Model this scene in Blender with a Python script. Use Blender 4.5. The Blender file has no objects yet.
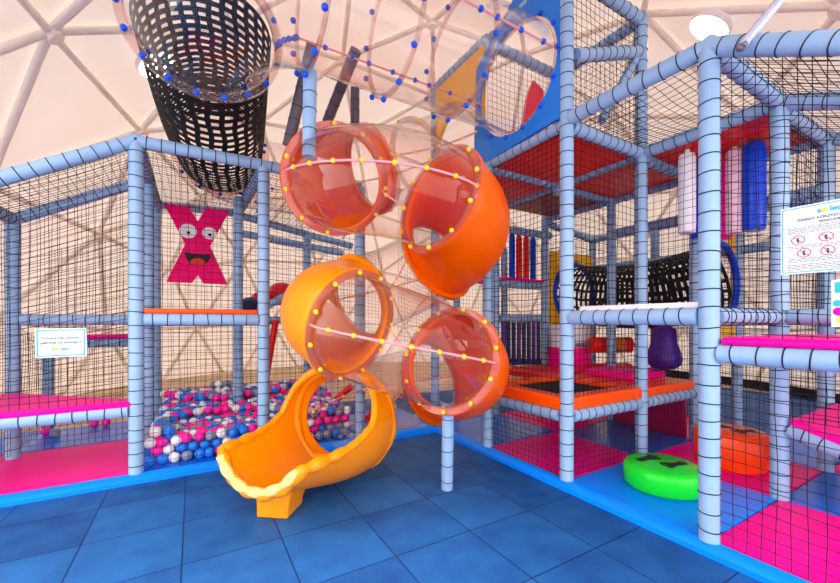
import bpy, bmesh, math, random
from mathutils import Vector, Matrix, Quaternion
V = Vector
random.seed(7)
sc = bpy.context.scene
C = sc.collection
PI = math.pi

# ------------------------------------------------------------------ camera
H = 1.25
F_PX = 385.6
cd = bpy.data.cameras.new('camera'); cam = bpy.data.objects.new('camera', cd); C.objects.link(cam)
cd.sensor_width = 36; cd.lens = 36 * F_PX / 840; cd.shift_y = (321 - 291.5) / 840
cd.clip_start = .02; cd.clip_end = 200
cam.location = (0, 0, H); cam.rotation_euler = (PI / 2, 0, -math.atan2(.507, .862))
sc.camera = cam
def w(X, Y, z=0):            # metres right of / ahead of the camera spot -> world
    return V((.862 * X + .507 * Y, -.507 * X + .862 * Y, z))

# ------------------------------------------------------------------ materials
def lin(c):
    return tuple(((x / 255) / 12.92 if x / 255 <= .04045 else ((x / 255 + .055) / 1.055) ** 2.4) for x in c) + (1,)
MATS = {}
def mat(name, rgb, rough=.4, bump=0, bscale=60, var=0, vscale=6, spec=.3, coat=0, metal=0, sss=0, trans=0):
    m = bpy.data.materials.new(name); m.use_nodes = True
    nt = m.node_tree; b = nt.nodes['Principled BSDF']
    b.inputs['Base Color'].default_value = lin(rgb); b.inputs['Roughness'].default_value = rough
    b.inputs['Specular IOR Level'].default_value = spec; b.inputs['Metallic'].default_value = metal
    b.inputs['Coat Weight'].default_value = coat
    tc = nt.nodes.new('ShaderNodeTexCoord')
    if var:
        n = nt.nodes.new('ShaderNodeTexNoise'); n.inputs['Scale'].default_value = vscale; n.inputs['Detail'].default_value = 4
        nt.links.new(tc.outputs['Object'], n.inputs['Vector'])
        hs = nt.nodes.new('ShaderNodeHueSaturation'); hs.inputs['Color'].default_value = lin(rgb)
        mr = nt.nodes.new('ShaderNodeMapRange'); mr.inputs['From Min'].default_value = .3; mr.inputs['From Max'].default_value = .7
        mr.inputs['To Min'].default_value = 1 - var; mr.inputs['To Max'].default_value = 1 + var
        nt.links.new(n.outputs['Fac'], mr.inputs['Value']); nt.links.new(mr.outputs['Result'], hs.inputs['Value'])
        nt.links.new(hs.outputs['Color'], b.inputs['Base Color'])
    if bump:
        n = nt.nodes.new('ShaderNodeTexNoise'); n.inputs['Scale'].default_value = bscale
        nt.links.new(tc.outputs['Object'], n.inputs['Vector'])
        bp = nt.nodes.new('ShaderNodeBump'); bp.inputs['Strength'].default_value = bump; bp.inputs['Distance'].default_value = .01
        nt.links.new(n.outputs['Fac'], bp.inputs['Height']); nt.links.new(bp.outputs['Normal'], b.inputs['Normal'])
    if trans:
        out = nt.nodes['Material Output']; mx = nt.nodes.new('ShaderNodeMixShader'); tr = nt.nodes.new('ShaderNodeBsdfTranslucent')
        tr.inputs['Color'].default_value = lin(rgb); mx.inputs['Fac'].default_value = trans
        nt.links.new(b.outputs[0], mx.inputs[1]); nt.links.new(tr.outputs[0], mx.inputs[2]); nt.links.new(mx.outputs[0], out.inputs['Surface'])
    MATS[name] = m
    return m
FOAM = mat('foam_vinyl', (142, 172, 206), .38, .08, 25, .05, 5)
TIE = mat('black_tie', (22, 20, 30), .5)
NET = mat('black_cord', (20, 16, 24), .8)
WEB = mat('black_webbing', (14, 12, 16), .7)
PINK = mat('pink_vinyl', (255, 0, 150), .4, .05, 8, .03, spec=.1)
BLUEV = mat('blue_vinyl', (0, 112, 235), .25, .05, 8, .04)
EDGE = mat('bright_blue_vinyl', (0, 132, 255), .28, .05, 8)
REDV = mat('red_vinyl', (235, 20, 10), .35, .05, 8)
ORV = mat('orange_vinyl', (255, 80, 0), .3, .05, 8)
ORANGE = mat('orange_plastic', (255, 120, 0), .3, .03, 6, .03, 3, coat=.2, trans=.4)
AMBER = mat('amber_plastic', (255, 155, 0), .32, .03, 6, .03, 3, coat=.15, trans=.2)
LIP_SHINE = mat('lip_shine', (255, 205, 120), .35, .1, 30, .12, 25)  # pale tone stands in for the shine along the chute lip
YBOLT = mat('yellow_bolt', (255, 205, 40), .3)
BBOLT = mat('blue_bolt', (0, 80, 215), .3)
PANEL = mat('blue_panel', (0, 118, 218), .35, 0, 8, .03)
YPAN = mat('yellow_panel', (240, 178, 20), .4, 0, 8, .03)
WHITE = mat('white_vinyl', (238, 232, 238), .4, .05, 8)
PALEP = mat('pale_pink_vinyl', (235, 190, 205), .4, .05, 8)
DBLUE = mat('royal_blue_vinyl', (0, 62, 205), .3)
PURP = mat('purple_vinyl', (70, 20, 130), .4)
NAVY = mat('navy_vinyl', (28, 32, 95), .4)
GREEN = mat('green_vinyl', (20, 215, 45), .22, .04, 10)
ODRUM = mat('orange_drum_vinyl', (255, 70, 10), .28, .04, 10)
BLACK = mat('black_print', (8, 8, 10), .5)
TRAMP = mat('trampoline_fabric', (10, 9, 12), .75)
STRUT = mat('cream_steel', (250, 238, 228), .45, 0, 10, .06, 3)
STEEL = mat('white_steel', (178, 178, 200), .4)
GALV = mat('grey_steel', (120, 118, 125), .4, metal=.6)
GLASSY = mat('lamp_glass', (235, 230, 225), .15)
B_PINK = mat('ball_pink', (255, 30, 160), .3); B_BLUE = mat('ball_blue', (30, 125, 230), .3)
B_WHITE = mat('ball_white', (240, 236, 238), .3); B_GREY = mat('ball_grey', (135, 142, 168), .3)
SIGN = mat('sign_white', (226, 228, 238), .4)
CYAN = mat('sign_cyan', (40, 170, 235), .5); SUNY = mat('sign_yellow', (255, 205, 50), .5)
INK = mat('sign_ink', (60, 50, 100), .6); REDI = mat('sign_red', (225, 60, 70), .6)
EYE = mat('eye_white', (245, 240, 240), .5); XPINK = mat("x_pink", (255, 0, 115), .5, spec=.1)
MOUTH = mat('mouth_black', (12, 8, 12), .5); TONG = mat('tongue_red', (240, 40, 30), .5)
SEAM = mat('clear_edge', (225, 150, 155), .25)

def clear_mat(name, tint, haze, haze_col):
    m = bpy.data.materials.new(name); m.use_nodes = True; nt = m.node_tree; nt.nodes.clear()
    out = nt.nodes.new('ShaderNodeOutputMaterial')
    tr = nt.nodes.new('ShaderNodeBsdfTransparent'); tr.inputs['Color'].default_value = lin(tint)
    gl = nt.nodes.new('ShaderNodeBsdfGlossy'); gl.inputs['Roughness'].default_value = .04
    df = nt.nodes.new('ShaderNodeBsdfDiffuse'); df.inputs['Color'].default_value = lin(haze_col)
    lw = nt.nodes.new('ShaderNodeLayerWeight'); lw.inputs['Blend'].default_value = .5
    pw = nt.nodes.new('ShaderNodeMath'); pw.operation = 'POWER'; pw.inputs[1].default_value = 2.2; nt.links.new(lw.outputs['Facing'], pw.inputs[0])
    ma = nt.nodes.new('ShaderNodeMath'); ma.operation = 'MULTIPLY_ADD'; ma.inputs[1].default_value = .8; ma.inputs[2].default_value = .022; nt.links.new(pw.outputs[0], ma.inputs[0])
    ns = nt.nodes.new('ShaderNodeTexNoise'); ns.inputs['Scale'].default_value = 4; ns.inputs['Detail'].default_value = 5
    tc = nt.nodes.new('ShaderNodeTexCoord'); nt.links.new(tc.outputs['Object'], ns.inputs['Vector'])
    mr = nt.nodes.new('ShaderNodeMapRange'); mr.inputs['From Min'].default_value = .35; mr.inputs['From Max'].default_value = .75
    mr.inputs['To Min'].default_value = haze * .5; mr.inputs['To Max'].default_value = haze * 1.6
    nt.links.new(ns.outputs['Fac'], mr.inputs['Value'])
    m1 = nt.nodes.new('ShaderNodeMixShader'); m2 = nt.nodes.new('ShaderNodeMixShader')
    nt.links.new(mr.outputs['Result'], m1.inputs['Fac']); nt.links.new(tr.outputs[0], m1.inputs[1]); nt.links.new(df.outputs[0], m1.inputs[2])
    nt.links.new(ma.outputs[0], m2.inputs['Fac']); nt.links.new(m1.outputs[0], m2.inputs[1]); nt.links.new(gl.outputs[0], m2.inputs[2])
    nt.links.new(m2.outputs[0], out.inputs['Surface'])
    return m
CLEAR = clear_mat('clear_acrylic', (255, 250, 248), .03, (245, 230, 225))
CLEARO = clear_mat('clear_orange_tinged_acrylic', (255, 250, 248), .008, (255, 225, 215))

def fabric_mat():
    m = bpy.data.materials.new('dome_fabric'); m.use_nodes = True; nt = m.node_tree; nt.nodes.clear()
    out = nt.nodes.new('ShaderNodeOutputMaterial'); mx = nt.nodes.new('ShaderNodeMixShader'); mx.inputs['Fac'].default_value = .108
    d = nt.nodes.new('ShaderNodeBsdfDiffuse'); t = nt.nodes.new('ShaderNodeBsdfTranslucent')
    tc = nt.nodes.new('ShaderNodeTexCoord'); n = nt.nodes.new('ShaderNodeTexNoise'); n.inputs['Scale'].default_value = .8; n.inputs['Detail'].default_value = 4
    nt.links.new(tc.outputs['Object'], n.inputs['Vector'])
    mc = nt.nodes.new('ShaderNodeMix'); mc.data_type = 'RGBA'
    mc.inputs['A'].default_value = lin((246, 232, 222)); mc.inputs['B'].default_value = lin((238, 222, 210))
    nt.links.new(n.outputs['Fac'], mc.inputs['Factor'])
    for s in (d, t): nt.links.new(mc.outputs['Result'], s.inputs['Color'])
    nt.links.new(d.outputs[0], mx.inputs[1]); nt.links.new(t.outputs[0], mx.inputs[2]); nt.links.new(mx.outputs[0], out.inputs['Surface'])
    return m
FABRIC = fabric_mat()

def floor_mat():
    m = bpy.data.materials.new('rubber_tiles'); m.use_nodes = True; nt = m.node_tree; b = nt.nodes['Principled BSDF']
    N = nt.nodes.new; L = nt.links.new
    tc = N('ShaderNodeTexCoord'); sp = N('ShaderNodeSeparateXYZ'); L(tc.outputs['Object'], sp.inputs[0])
    def mth(op, a, bb=None):
        n = N('ShaderNodeMath'); n.operation = op
        for i, q in enumerate((a, bb)):
            if q is None: continue
            if isinstance(q, (int, float)): n.inputs[i].default_value = q
            else: L(q, n.inputs[i])
        return n.outputs[0]
    cell = .49; ln = []; ids = []
    for ax, off in (('X', -.05), ('Y', 1.83)):
        t = mth('DIVIDE', mth('SUBTRACT', sp.outputs[ax], off), cell)
        fr = mth('FRACT', t); ids.append(mth('FLOOR', t))
        ln.append(mth('MINIMUM', fr, mth('SUBTRACT', 1, fr)))
    d = mth('MINIMUM', ln[0], ln[1])
    gap = N('ShaderNodeMapRange'); gap.inputs['From Min'].default_value = .004; gap.inputs['From Max'].default_value = .011; L(d, gap.inputs['Value'])
    cb = N('ShaderNodeCombineXYZ'); L(ids[0], cb.inputs[0]); L(ids[1], cb.inputs[1])
    wn = N('ShaderNodeTexWhiteNoise'); L(cb.outputs[0], wn.inputs['Vector'])
    n1 = N('ShaderNodeTexNoise'); n1.inputs['Scale'].default_value = 5; n1.inputs['Detail'].default_value = 6; L(tc.outputs['Object'], n1.inputs['Vector'])
    n2 = N('ShaderNodeTexNoise'); n2.inputs['Scale'].default_value = 170; n2.inputs['Detail'].default_value = 3; L(tc.outputs['Object'], n2.inputs['Vector'])
    f = mth('ADD', mth('MULTIPLY', wn.outputs['Value'], .22), mth('ADD', mth('MULTIPLY', n1.outputs['Fac'], .62), mth('MULTIPLY', n2.outputs['Fac'], .8)))
    cr = N('ShaderNodeValToRGB'); cr.color_ramp.elements[0].position = .5; cr.color_ramp.elements[0].color = lin((0, 52, 116))
    cr.color_ramp.elements[1].position = 1.0; cr.color_ramp.elements[1].color = lin((30, 102, 170)); L(f, cr.inputs['Fac'])
    mx = N('ShaderNodeMix'); mx.data_type = 'RGBA'; mx.inputs['A'].default_value = lin((4, 40, 92)); L(gap.outputs['Result'], mx.inputs['Factor']); L(cr.outputs['Color'], mx.inputs['B'])
    L(mx.outputs['Result'], b.inputs['Base Color']); b.inputs['Roughness'].default_value = .62; b.inputs['Specular IOR Level'].default_value = .3
    bp = N('ShaderNodeBump'); bp.inputs['Strength'].default_value = .5; bp.inputs['Distance'].default_value = .004
    L(mth('ADD', mth('MULTIPLY', n2.outputs['Fac'], .5), gap.outputs['Result']), bp.inputs['Height']); L(bp.outputs['Normal'], b.inputs['Normal'])
    return m

def emit(name, rgb, s):
    m = bpy.data.materials.new(name); m.use_nodes = True; nt = m.node_tree; b = nt.nodes['Principled BSDF']
    b.inputs['Base Color'].default_value = lin(rgb); b.inputs['Emission Color'].default_value = lin(rgb); b.inputs['Emission Strength'].default_value = s
    return m
LAMP = emit('lamp_diffuser', (255, 252, 255), 14)

# ------------------------------------------------------------------ mesh helpers
class MB:
    def __init__(s): s.v = []; s.f = []; s.mi = []
    def add(s, vs, fs, mi=0):
        o = len(s.v); s.v += [tuple(p) for p in vs]; s.f += [tuple(i + o for i in f) for f in fs]; s.mi += [mi] * len(fs)
    def box(s, lo, hi, mi=0, M=None):
        vs = [V((x, y, z)) for x in (lo[0], hi[0]) for y in (lo[1], hi[1]) for z in (lo[2], hi[2])]
        if M is not None: vs = [M @ p for p in vs]
        s.add(vs, [(0, 1, 3, 2), (4, 6, 7, 5), (0, 4, 5, 1), (2, 3, 7, 6), (0, 2, 6, 4), (1, 5, 7, 3)], mi)
    def sweep(s, pts, rads, n=16, cap=True, closed=False, mi=0, ups=None):
        pts = [V(p) for p in pts]; k = len(pts)
        if isinstance(rads, (int, float)): rads = [rads] * k
        T = []
        for i in range(k):
            if closed: t = pts[(i + 1) % k] - pts[(i - 1) % k]
            else: t = pts[min(i + 1, k - 1)] - pts[max(i - 1, 0)]
            T.append(t.normalized())
        u = V((0, 0, 1)) if abs(T[0].z) < .95 else V((1, 0, 0))
        vs = []
        for i in range(k):
            a = u - T[i] * u.dot(T[i]); a.normalize(); u = a; b = T[i].cross(a)
            for j in range(n):
                q = 2 * PI * j / n; vs.append(pts[i] + (a * math.cos(q) + b * math.sin(q)) * rads[i])
        fs = []
        for i in range(k if closed else k - 1):
            for j in range(n):
                fs.append((i * n + j, i * n + (j + 1) % n, ((i + 1) % k) * n + (j + 1) % n, ((i + 1) % k) * n + j))
        if cap and not closed:
            fs.append(tuple(range(n - 1, -1, -1))); fs.append(tuple(range((k - 1) * n, k * n)))
        s.add(vs, fs, mi)
    def sphere(s, c, r, nu=12, nv=8, mi=0, sc_=(1, 1, 1)):
        c = V(c); vs = [c + V((0, 0, r * sc_[2]))]
        for i in range(1, nv):
            t = PI * i / nv
            for j in range(nu):
                q = 2 * PI * j / nu; vs.append(c + V((r * math.sin(t) * math.cos(q) * sc_[0], r * math.sin(t) * math.sin(q) * sc_[1], r * math.cos(t) * sc_[2])))
        vs.append(c - V((0, 0, r * sc_[2]))); fs = []
        for j in range(nu):
            fs.append((0, 1 + j, 1 + (j + 1) % nu)); e = len(vs) - 1; b = 1 + (nv - 2) * nu
            fs.append((e, b + (j + 1) % nu, b + j))
        for i in range(nv - 2):
            for j in range(nu):
                a = 1 + i * nu
                fs.append((a + j, a + nu + j, a + nu + (j + 1) % nu, a + (j + 1) % nu))
        s.add(vs, fs, mi)
    def lathe(s, prof, M=None, n=32, mi=0):
        vs = []; k = len(prof)
        for r, z in prof:
            for j in range(n):
                q = 2 * PI * j / n; p = V((r * math.cos(q), r * math.sin(q), z)); vs.append(M @ p if M is not None else p)
        fs = [(i * n + j, i * n + (j + 1) % n, (i + 1) * n + (j + 1) % n, (i + 1) * n + j) for i in range(k - 1) for j in range(n)]
        s.add(vs, fs, mi)
    def prism(s, poly, M, d, mi=0):          # 2-D outline (x,y) extruded d along local z
        k = len(poly)
        vs = [M @ V((x, y, 0)) for x, y in poly] + [M @ V((x, y, d)) for x, y in poly]
        fs = [tuple(range(k - 1, -1, -1)), tuple(range(k, 2 * k))] + [(i, (i + 1) % k, k + (i + 1) % k, k + i) for i in range(k)]
        s.add(vs, fs, mi)
    def mesh(s, name, mats, smooth=True):
        me = bpy.data.meshes.new(name); me.from_pydata(s.v, [], s.f)
        for m in (mats if isinstance(mats, (list, tuple)) else [mats]): me.materials.append(m)
        if any(s.mi): me.polygons.foreach_set('material_index', s.mi)
        if smooth:
            me.polygons.foreach_set('use_smooth', [True] * len(me.polygons))
        me.update()
        return me
    def build(s, name, mats, parent=None, smooth=True, sharp=38):
        me = s.mesh(name, mats, smooth)
        bm = bmesh.new(); bm.from_mesh(me); bmesh.ops.recalc_face_normals(bm, faces=bm.faces); bm.to_mesh(me); bm.free()
        if smooth: me.set_sharp_from_angle(angle=math.radians(sharp))
        return link(name, me, parent)
def link(name, me, parent=None):
    o = bpy.data.objects.new(name, me); C.objects.link(o)
    if parent is not None: o.parent = parent; o.matrix_parent_inverse = wm(parent).inverted()
    return o
def wm(o):
    m = Matrix.Translation(o.location) @ o.rotation_euler.to_matrix().to_4x4()
    if o.parent is not None: m = wm(o.parent) @ o.matrix_parent_inverse @ m
    return m
def empty(name, loc, label, cat, group=None):
    o = bpy.data.objects.new(name, None); C.objects.link(o); o.location = loc; o.empty_display_size = .1
    return tag(o, label, cat, group)
def tag(o, label=None, cat=None, group=None, kind=None):
    if label: o['label'] = label
    if cat: o['category'] = cat
    if group: o['group'] = group
    if kind: o['kind'] = kind
    return o
def bevel(o, wd=.012, seg=3):
    m = o.modifiers.new('bevel', 'BEVEL'); m.width = wd; m.segments = seg; m.limit_method = 'ANGLE'; m.angle_limit = math.radians(40)
    return o
def solid(o, t, off=-1):
    m = o.modifiers.new('solid', 'SOLIDIFY'); m.thickness = t; m.offset = off
    return o
def frame_M(o, x, y):         # local x,y axes (unit vectors) at origin o
    x = V(x).normalized(); y = V(y); y = (y - x * y.dot(x)).normalized(); z = x.cross(y)
    M = Matrix((x, y, z)).transposed().to_4x4(); M.translation = V(o)
    return M
def align(p, d, up=None):
    return Matrix.Translation(V(p)) @ V((0, 0, 1)).rotation_difference(V(d).normalized()).to_matrix().to_4x4()
def pad(name, lo, hi, m, label=None, cat=None, bw=.015, group=None, parent=None):
    b = MB(); b.box(lo, hi); o = bevel(b.build(name, m, parent), bw)
    if label: tag(o, label, cat, group)
    return o

def torus_mesh(name, R, r, m, nR=20, nr=5):
    b = MB(); vs = []; fs = []
    for i in range(nR):
        for j in range(nr):
            q = 2 * PI * i / nR; t = 2 * PI * j / nr
            vs.append(((R + r * math.cos(t)) * math.cos(q), (R + r * math.cos(t)) * math.sin(q), r * math.sin(t)))
    for i in range(nR):
        for j in range(nr): fs.append((i * nr + j, ((i + 1) % nR) * nr + j, ((i + 1) % nR) * nr + (j + 1) % nr, i * nr + (j + 1) % nr))
    b.add(vs, fs); return b.mesh(name, m)
PR = .05
TIE_ME = torus_mesh('cable_tie', PR + .001, .0034, TIE)
BALL = {}

# ------------------------------------------------------------------ foam frames
ties = {}                       # frame -> list of (distance, matrix, owner)
def pole(fr, p0, p1, kind='post', r=PR, tie=.1, cap=True):
    p0 = V(p0); p1 = V(p1); d = p1 - p0; L = d.length; t = d / L
    b = MB(); n = max(2, int(L / .1)); pts = [p0 + d * (i / n) for i in range(n + 1)]; rr = [r] * (n + 1)
    if cap:
        pts = [p0] + [p0 + t * .0 ] * 0 + pts[1:-1] + [p1 - t * .0] + [p1 + t * r * .5, p1 + t * r * .86, p1 + t * r]
        rr = [r] * (len(pts) - 3) + [r * .87, r * .5, r * .08]
    b.sweep(pts, rr, 18)
    o = b.build(kind, FOAM, fr, sharp=60)
    k = 0; s = tie * .5 + random.uniform(0, .03)
    while s < L - .02:
        q = t.copy(); q.rotate(Quaternion(V((random.uniform(-1, 1), random.uniform(-1, 1), random.uniform(-1, 1))).normalized(), random.uniform(.02, .16)))
        M = align(p0 + t * s, q) @ Matrix.Scale(r / PR, 4)
        ties.setdefault(fr.name, []).append(((M.translation - V((0, 0, H))).length, M, o, fr)); s += tie * random.uniform(.9, 1.1)
    return o
def beam(fr, p0, p1, r=PR, tie=.095):
    return pole(fr, p0, p1, 'beam', r, tie, False)
def in_view(p, mx=30):
    X = .862 * p.x - .507 * p.y; Y = .507 * p.x + .862 * p.y
    if Y < .2: return False
    u = 420 + F_PX * X / Y; v = 321 - F_PX * (p.z - H) / Y
    return -mx < u < 840 + mx and -mx < v < 583 + mx
def flush_ties():
    for fn, lst in ties.items():
        lst.sort(key=lambda t: (not in_view(t[1].translation), t[0]))
        for dist, M, o, fr in lst[:96]:
            c = bpy.data.objects.new('cable_tie', TIE_ME); C.objects.link(c); c.parent = o
            c.matrix_parent_inverse = wm(o).inverted(); c.matrix_basis = M
        rest = lst[96:]
        if rest:
            b = MB(); vv = [v.co.copy() for v in TIE_ME.vertices]; ff = [tuple(p.vertices) for p in TIE_ME.polygons]
            for dist, M, o, fr in rest: b.add([M @ v for v in vv], ff)
            tag(b.build('cable_tie', TIE, rest[0][3]), kind='stuff')
def net(fr, a, b, c, d, pitch=.058, sag=0, rad=.0021, name='net'):
    """corner loop a-b-c-d; strings both ways"""
    a, b, c, d = map(V, (a, b, c, d)); mb = MB()
    nu = max(2, round(max((b - a).length, (c - d).length) / pitch)); nv = max(2, round(max((d - a).length, (c - b).length) / pitch))
    nrm = (b - a).cross(d - a).normalized(); ph = random.uniform(0, 9)
    def P(u, v):
        p = (a * (1 - u) + b * u) * (1 - v) + (d * (1 - u) + c * u) * v
        e = min(u, 1 - u, v, 1 - v) * 4; e = min(1, e)
        wv = .006 * e * math.sin(23 * u + ph + 7 * v) ; wz = .006 * e * math.sin(19 * v + 2 * ph + 11 * u)
        return p + (b - a).normalized() * wv + (d - a).normalized() * wz + nrm * (.01 * e * math.sin(5 * u + 4 * v + ph)) - V((0, 0, 1)) * sag * 16 * u * (1 - u) * v * (1 - v)
    def string(pts):
        k = len(pts); t = (pts[-1] - pts[0]).normalized(); x = nrm; y = t.cross(x)
        vs = []
        for p in pts:
            for q in (0, 2.094, 4.189): vs.append(p + (x * math.cos(q) + y * math.sin(q)) * rad)
        fs = [(i * 3 + j, i * 3 + (j + 1) % 3, i * 3 + 3 + (j + 1) % 3, i * 3 + 3 + j) for i in range(k - 1) for j in range(3)]
        mb.add(vs, fs)
    for i in range(nu + 1): string([P(i / nu, j / (nv // 2 + 1)) for j in range(nv // 2 + 2)])
    for j in range(nv + 1): string([P(i / (nu // 2 + 1), j / nv) for i in range(nu // 2 + 2)])
    me = mb.mesh(name, NET, True)
    return link(name, me, fr)

# ------------------------------------------------------------------ the dome tent
DR = 6.2; DC = V((2.64, 4.177, 0)) * (DR / 5.295); DC.z = H - 1.462 * DR / 5.295
def geodesic():
    n = 4; vs = [V((0, 0, 1))]
    for k in range(5): a = 2 * PI * k / 5; vs.append(V((2 / 5 ** .5 * math.cos(a), 2 / 5 ** .5 * math.sin(a), 1 / 5 ** .5)))
    for k in range(5): a = 2 * PI * (k + .5) / 5; vs.append(V((2 / 5 ** .5 * math.cos(a), 2 / 5 ** .5 * math.sin(a), -1 / 5 ** .5)))
    vs.append(V((0, 0, -1)))
    import itertools
    tri = [t for t in itertools.combinations(range(12), 3) if all((vs[a] - vs[b]).length < 1.1 for a, b in itertools.combinations(t, 2))]
    idx = {}; P = []; Fs = []
    def gid(p):
        p = p.normalized(); k = (round(p.x, 4), round(p.y, 4), round(p.z, 4))
        for kk in (k,):
            if kk in idx: return idx[kk]
        for q, i in idx.items():
            if abs(q[0] - k[0]) + abs(q[1] - k[1]) + abs(q[2] - k[2]) < .001: return i
        idx[k] = len(P); P.append(p); return idx[k]
    for t in tri:
        A, B, D = (vs[i] for i in t)
        g = {(i, j): gid(A * (i / n) + B * (j / n) + D * ((n - i - j) / n)) for i in range(n + 1) for j in range(n + 1 - i)}
        for i in range(n):
            for j in range(n - i):
                Fs.append((g[i, j], g[i + 1, j], g[i, j + 1]))
                if i + j < n - 1: Fs.append((g[i + 1, j], g[i + 1, j + 1], g[i, j + 1]))
    return P, Fs
gp, gf = geodesic()
rot = Matrix.Rotation(.997, 3, 'Z')
gp = [rot @ p for p in gp]
keep = []
for f in gf:
    c = sum((gp[i] for i in f), V()) / 3 * DR + DC
    if c.z < -.45: continue
    fy = .507 * c.x + .862 * c.y; fx = .862 * c.x - .507 * c.y
    if fy < 1.7 and abs(fx) > 1.5 * fy and c.z < 3.9: continue            # unseen entrance behind and beside the viewer, cut extra wide for fill light
    keep.append(f)
b = MB(); b.add([p * (DR + .07) + DC for p in gp], keep)
dome = tag(link('ceiling', b.mesh('ceiling', FABRIC, False)), 'cream fabric skin of the geodesic dome tent', None, kind='structure')
edges = set()
for f in keep:
    for i in range(3): edges.add(tuple(sorted((f[i], f[(i + 1) % 3]))))
rest = MB()
for a, c in sorted(edges):
    p, q = gp[a] * DR + DC, gp[c] * DR + DC
    if max(p.z, q.z) < 0: continue
    vis = any(in_view(p.lerp(q, k / 6), 60) for k in range(7))
    mb = MB() if vis else rest
    mb.sweep([p, q], .038, 10)
    if vis: mb.build('strut', STRUT, dome)
tag(rest.build('strut', STRUT, dome), kind='stuff')
for i in sorted({i for e in edges for i in e}):
    p = gp[i] * DR + DC
    if in_view(p, 40) and p.z > 0:
        mb = MB(); mb.lathe([(0, -.09), (.07, -.085), (.075, -.05), (.07, .02), (0, .025)], align(p, gp[i]), 16); mb.build('hub', STRUT, dome)

fl = MB(); N = 64; c0 = V((DC.x, DC.y, -.012))
fl.add([c0 + V((math.cos(2 * PI * i / N), math.sin(2 * PI * i / N), 0)) * (DR + .6) for i in range(N)], [tuple(range(N))])
tag(link('floor', fl.mesh('floor', mat('tan_screed', (205, 180, 150), .6, .1, 12, .12, 2), False)), kind='structure')
fl = MB(); fl.box((-5.2, -2.2, -.02), (8.6, 5.75, 0)); tag(fl.build('floor', floor_mat(), None, smooth=False), kind='structure')

bb = MB(); rb = math.sqrt(DR ** 2 - DC.z ** 2) - .12; vs = []
for i in range(97):
    q = math.radians(-62 + 112 * i / 96)
    for r_, z in ((rb, 0), (rb, .16), (rb + .03, .16), (rb + .03, 0)): vs.append((DC.x + r_ * math.cos(q), DC.y + r_ * math.sin(q), z))
bb.add(vs, [(i * 4 + c, i * 4 + (c + 1) % 4, i * 4 + 4 + (c + 1) % 4, i * 4 + 4 + c) for i in range(96) for c in range(4)])
tag(bb.build('baseboard_right', mat('black_skirting', (26, 22, 26), .6)), kind='structure')
def dome_hit(u, v, R):
    d = w((u - 420) / F_PX, 1) + V((0, 0, (321 - v) / F_PX)); d.normalize()
    c = DC - V((0, 0, H)); B = d.dot(c); t = B + math.sqrt(B * B - c.length_squared + R * R)
    return V((0, 0, H)) + d * t
for u, v, lb in ((709, 29, 'round white ceiling lamp above the right climbing frame'), (156, 65, 'round white ceiling lamp behind the clear elbow of the crawl tube')):
    p = dome_hit(u, v, DR - .22); nrm = (DC - p).normalized()
    e = empty('ceiling_lamp', p, lb, 'lamp', 'round ceiling lamps')
    M = align(p, nrm)
    mb = MB(); mb.lathe([(0, -.07), (.2, -.07), (.215, -.05), (.215, .0), (.205, .005)], M, 40); mb.build('housing', WHITE, e)
    mb = MB(); mb.lathe([(.205, .0), (.15, .02), (0, .03)], M, 40); mb.build('diffuser', LAMP, e)
    mb = MB(); mb.sweep([p - nrm * .07, p - nrm * .22], .02, 8); mb.build('bracket', STEEL, e)

# ------------------------------------------------------------------ grid of the frames
XL = [-1.35, -.385, .55, 1.48]; YL, YL2, YL3 = 3.73, 4.68, 5.63
XA, XB, XC, XD = 2.42, 3.4, 4.35, 5.3
YA, YB, YC, YD, YZ = 1.01, 1.94, 2.84, 3.77, .05
MZ = .06          # top of the floor mats
LV = 2.72         # upper level
# blue plinth edging
def edging(name, pts, lb):
    mb = MB(); prof = [(0, 0), (0, .03), (.035, MZ), (.075, MZ + .002), (.075, 0)]
    p, q, inn = map(V, pts); vs = []
    for c in (p, q):
        for a, z in prof: vs.append(c + inn * a + V((0, 0, z)))
    n = len(prof)
    mb.add(vs, [(i, (i + 1) % n, n + (i + 1) % n, n + i) for i in range(n)] + [tuple(range(n)), tuple(range(2 * n - 1, n - 1, -1))])
    return tag(mb.build(name, EDGE, None), lb, None, kind='structure')
edging('trim_1', ((-1.75, 3.645, 0), (2.36, 3.645, 0), (0, 1, 0)), 'bright blue edging along the left climbing frame')
edging('trim_2', ((2.345, 3.72, 0), (2.345, -.6, 0), (1, 0, 0)), 'bright blue edging along the right climbing frame')

def fmat(x0, x1, y0, y1, m, lb):
    return pad('floor_mat', (x0 + .003, y0 + .003, .001), (x1 - .003, y1 - .003, MZ), m, lb, 'mat', .012)
y0 = 3.72
fmat(-1.75, XL[1] - .02, y0, YL2 + .15, PINK, 'pink floor mat in the leftmost cell, beside the ball pit')
fmat(-1.75, XL[1] - .02, YL2 + .15, YL3 + .1, BLUEV, 'blue floor mat behind the pink mat of the leftmost cell')
fmat(XL[1] - .02, XL[3], y0, YL3 + .1, BLUEV, 'blue floor mat under the ball pit')
fmat(XL[3], XA, y0, YD + .95, BLUEV, 'blue floor mat in the corner behind the spiral slide')
fmat(XA, XB, YC, YD, BLUEV, 'blue floor mat in the cell left of the pink mat, behind the slide')
fmat(XA, XB, YB, YC, PINK, 'pink floor mat under the trampoline deck')
fmat(XA, XB, YA, YB, EDGE, 'light blue floor mat carrying the green drum')
fmat(XA, XB, YZ, YA, PINK, 'large pink floor mat at the lower right corner')
fmat(XA, XB, YZ - .93, YZ, BLUEV, 'blue floor mat beyond the lower right pink mat, out at the edge')
fmat(XB, XC, YC, YD, PINK, 'pink floor mat far back under the roller deck')
fmat(XB, XC, YB, YC, BLUEV, 'dark blue floor mat behind the trampoline deck')
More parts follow.
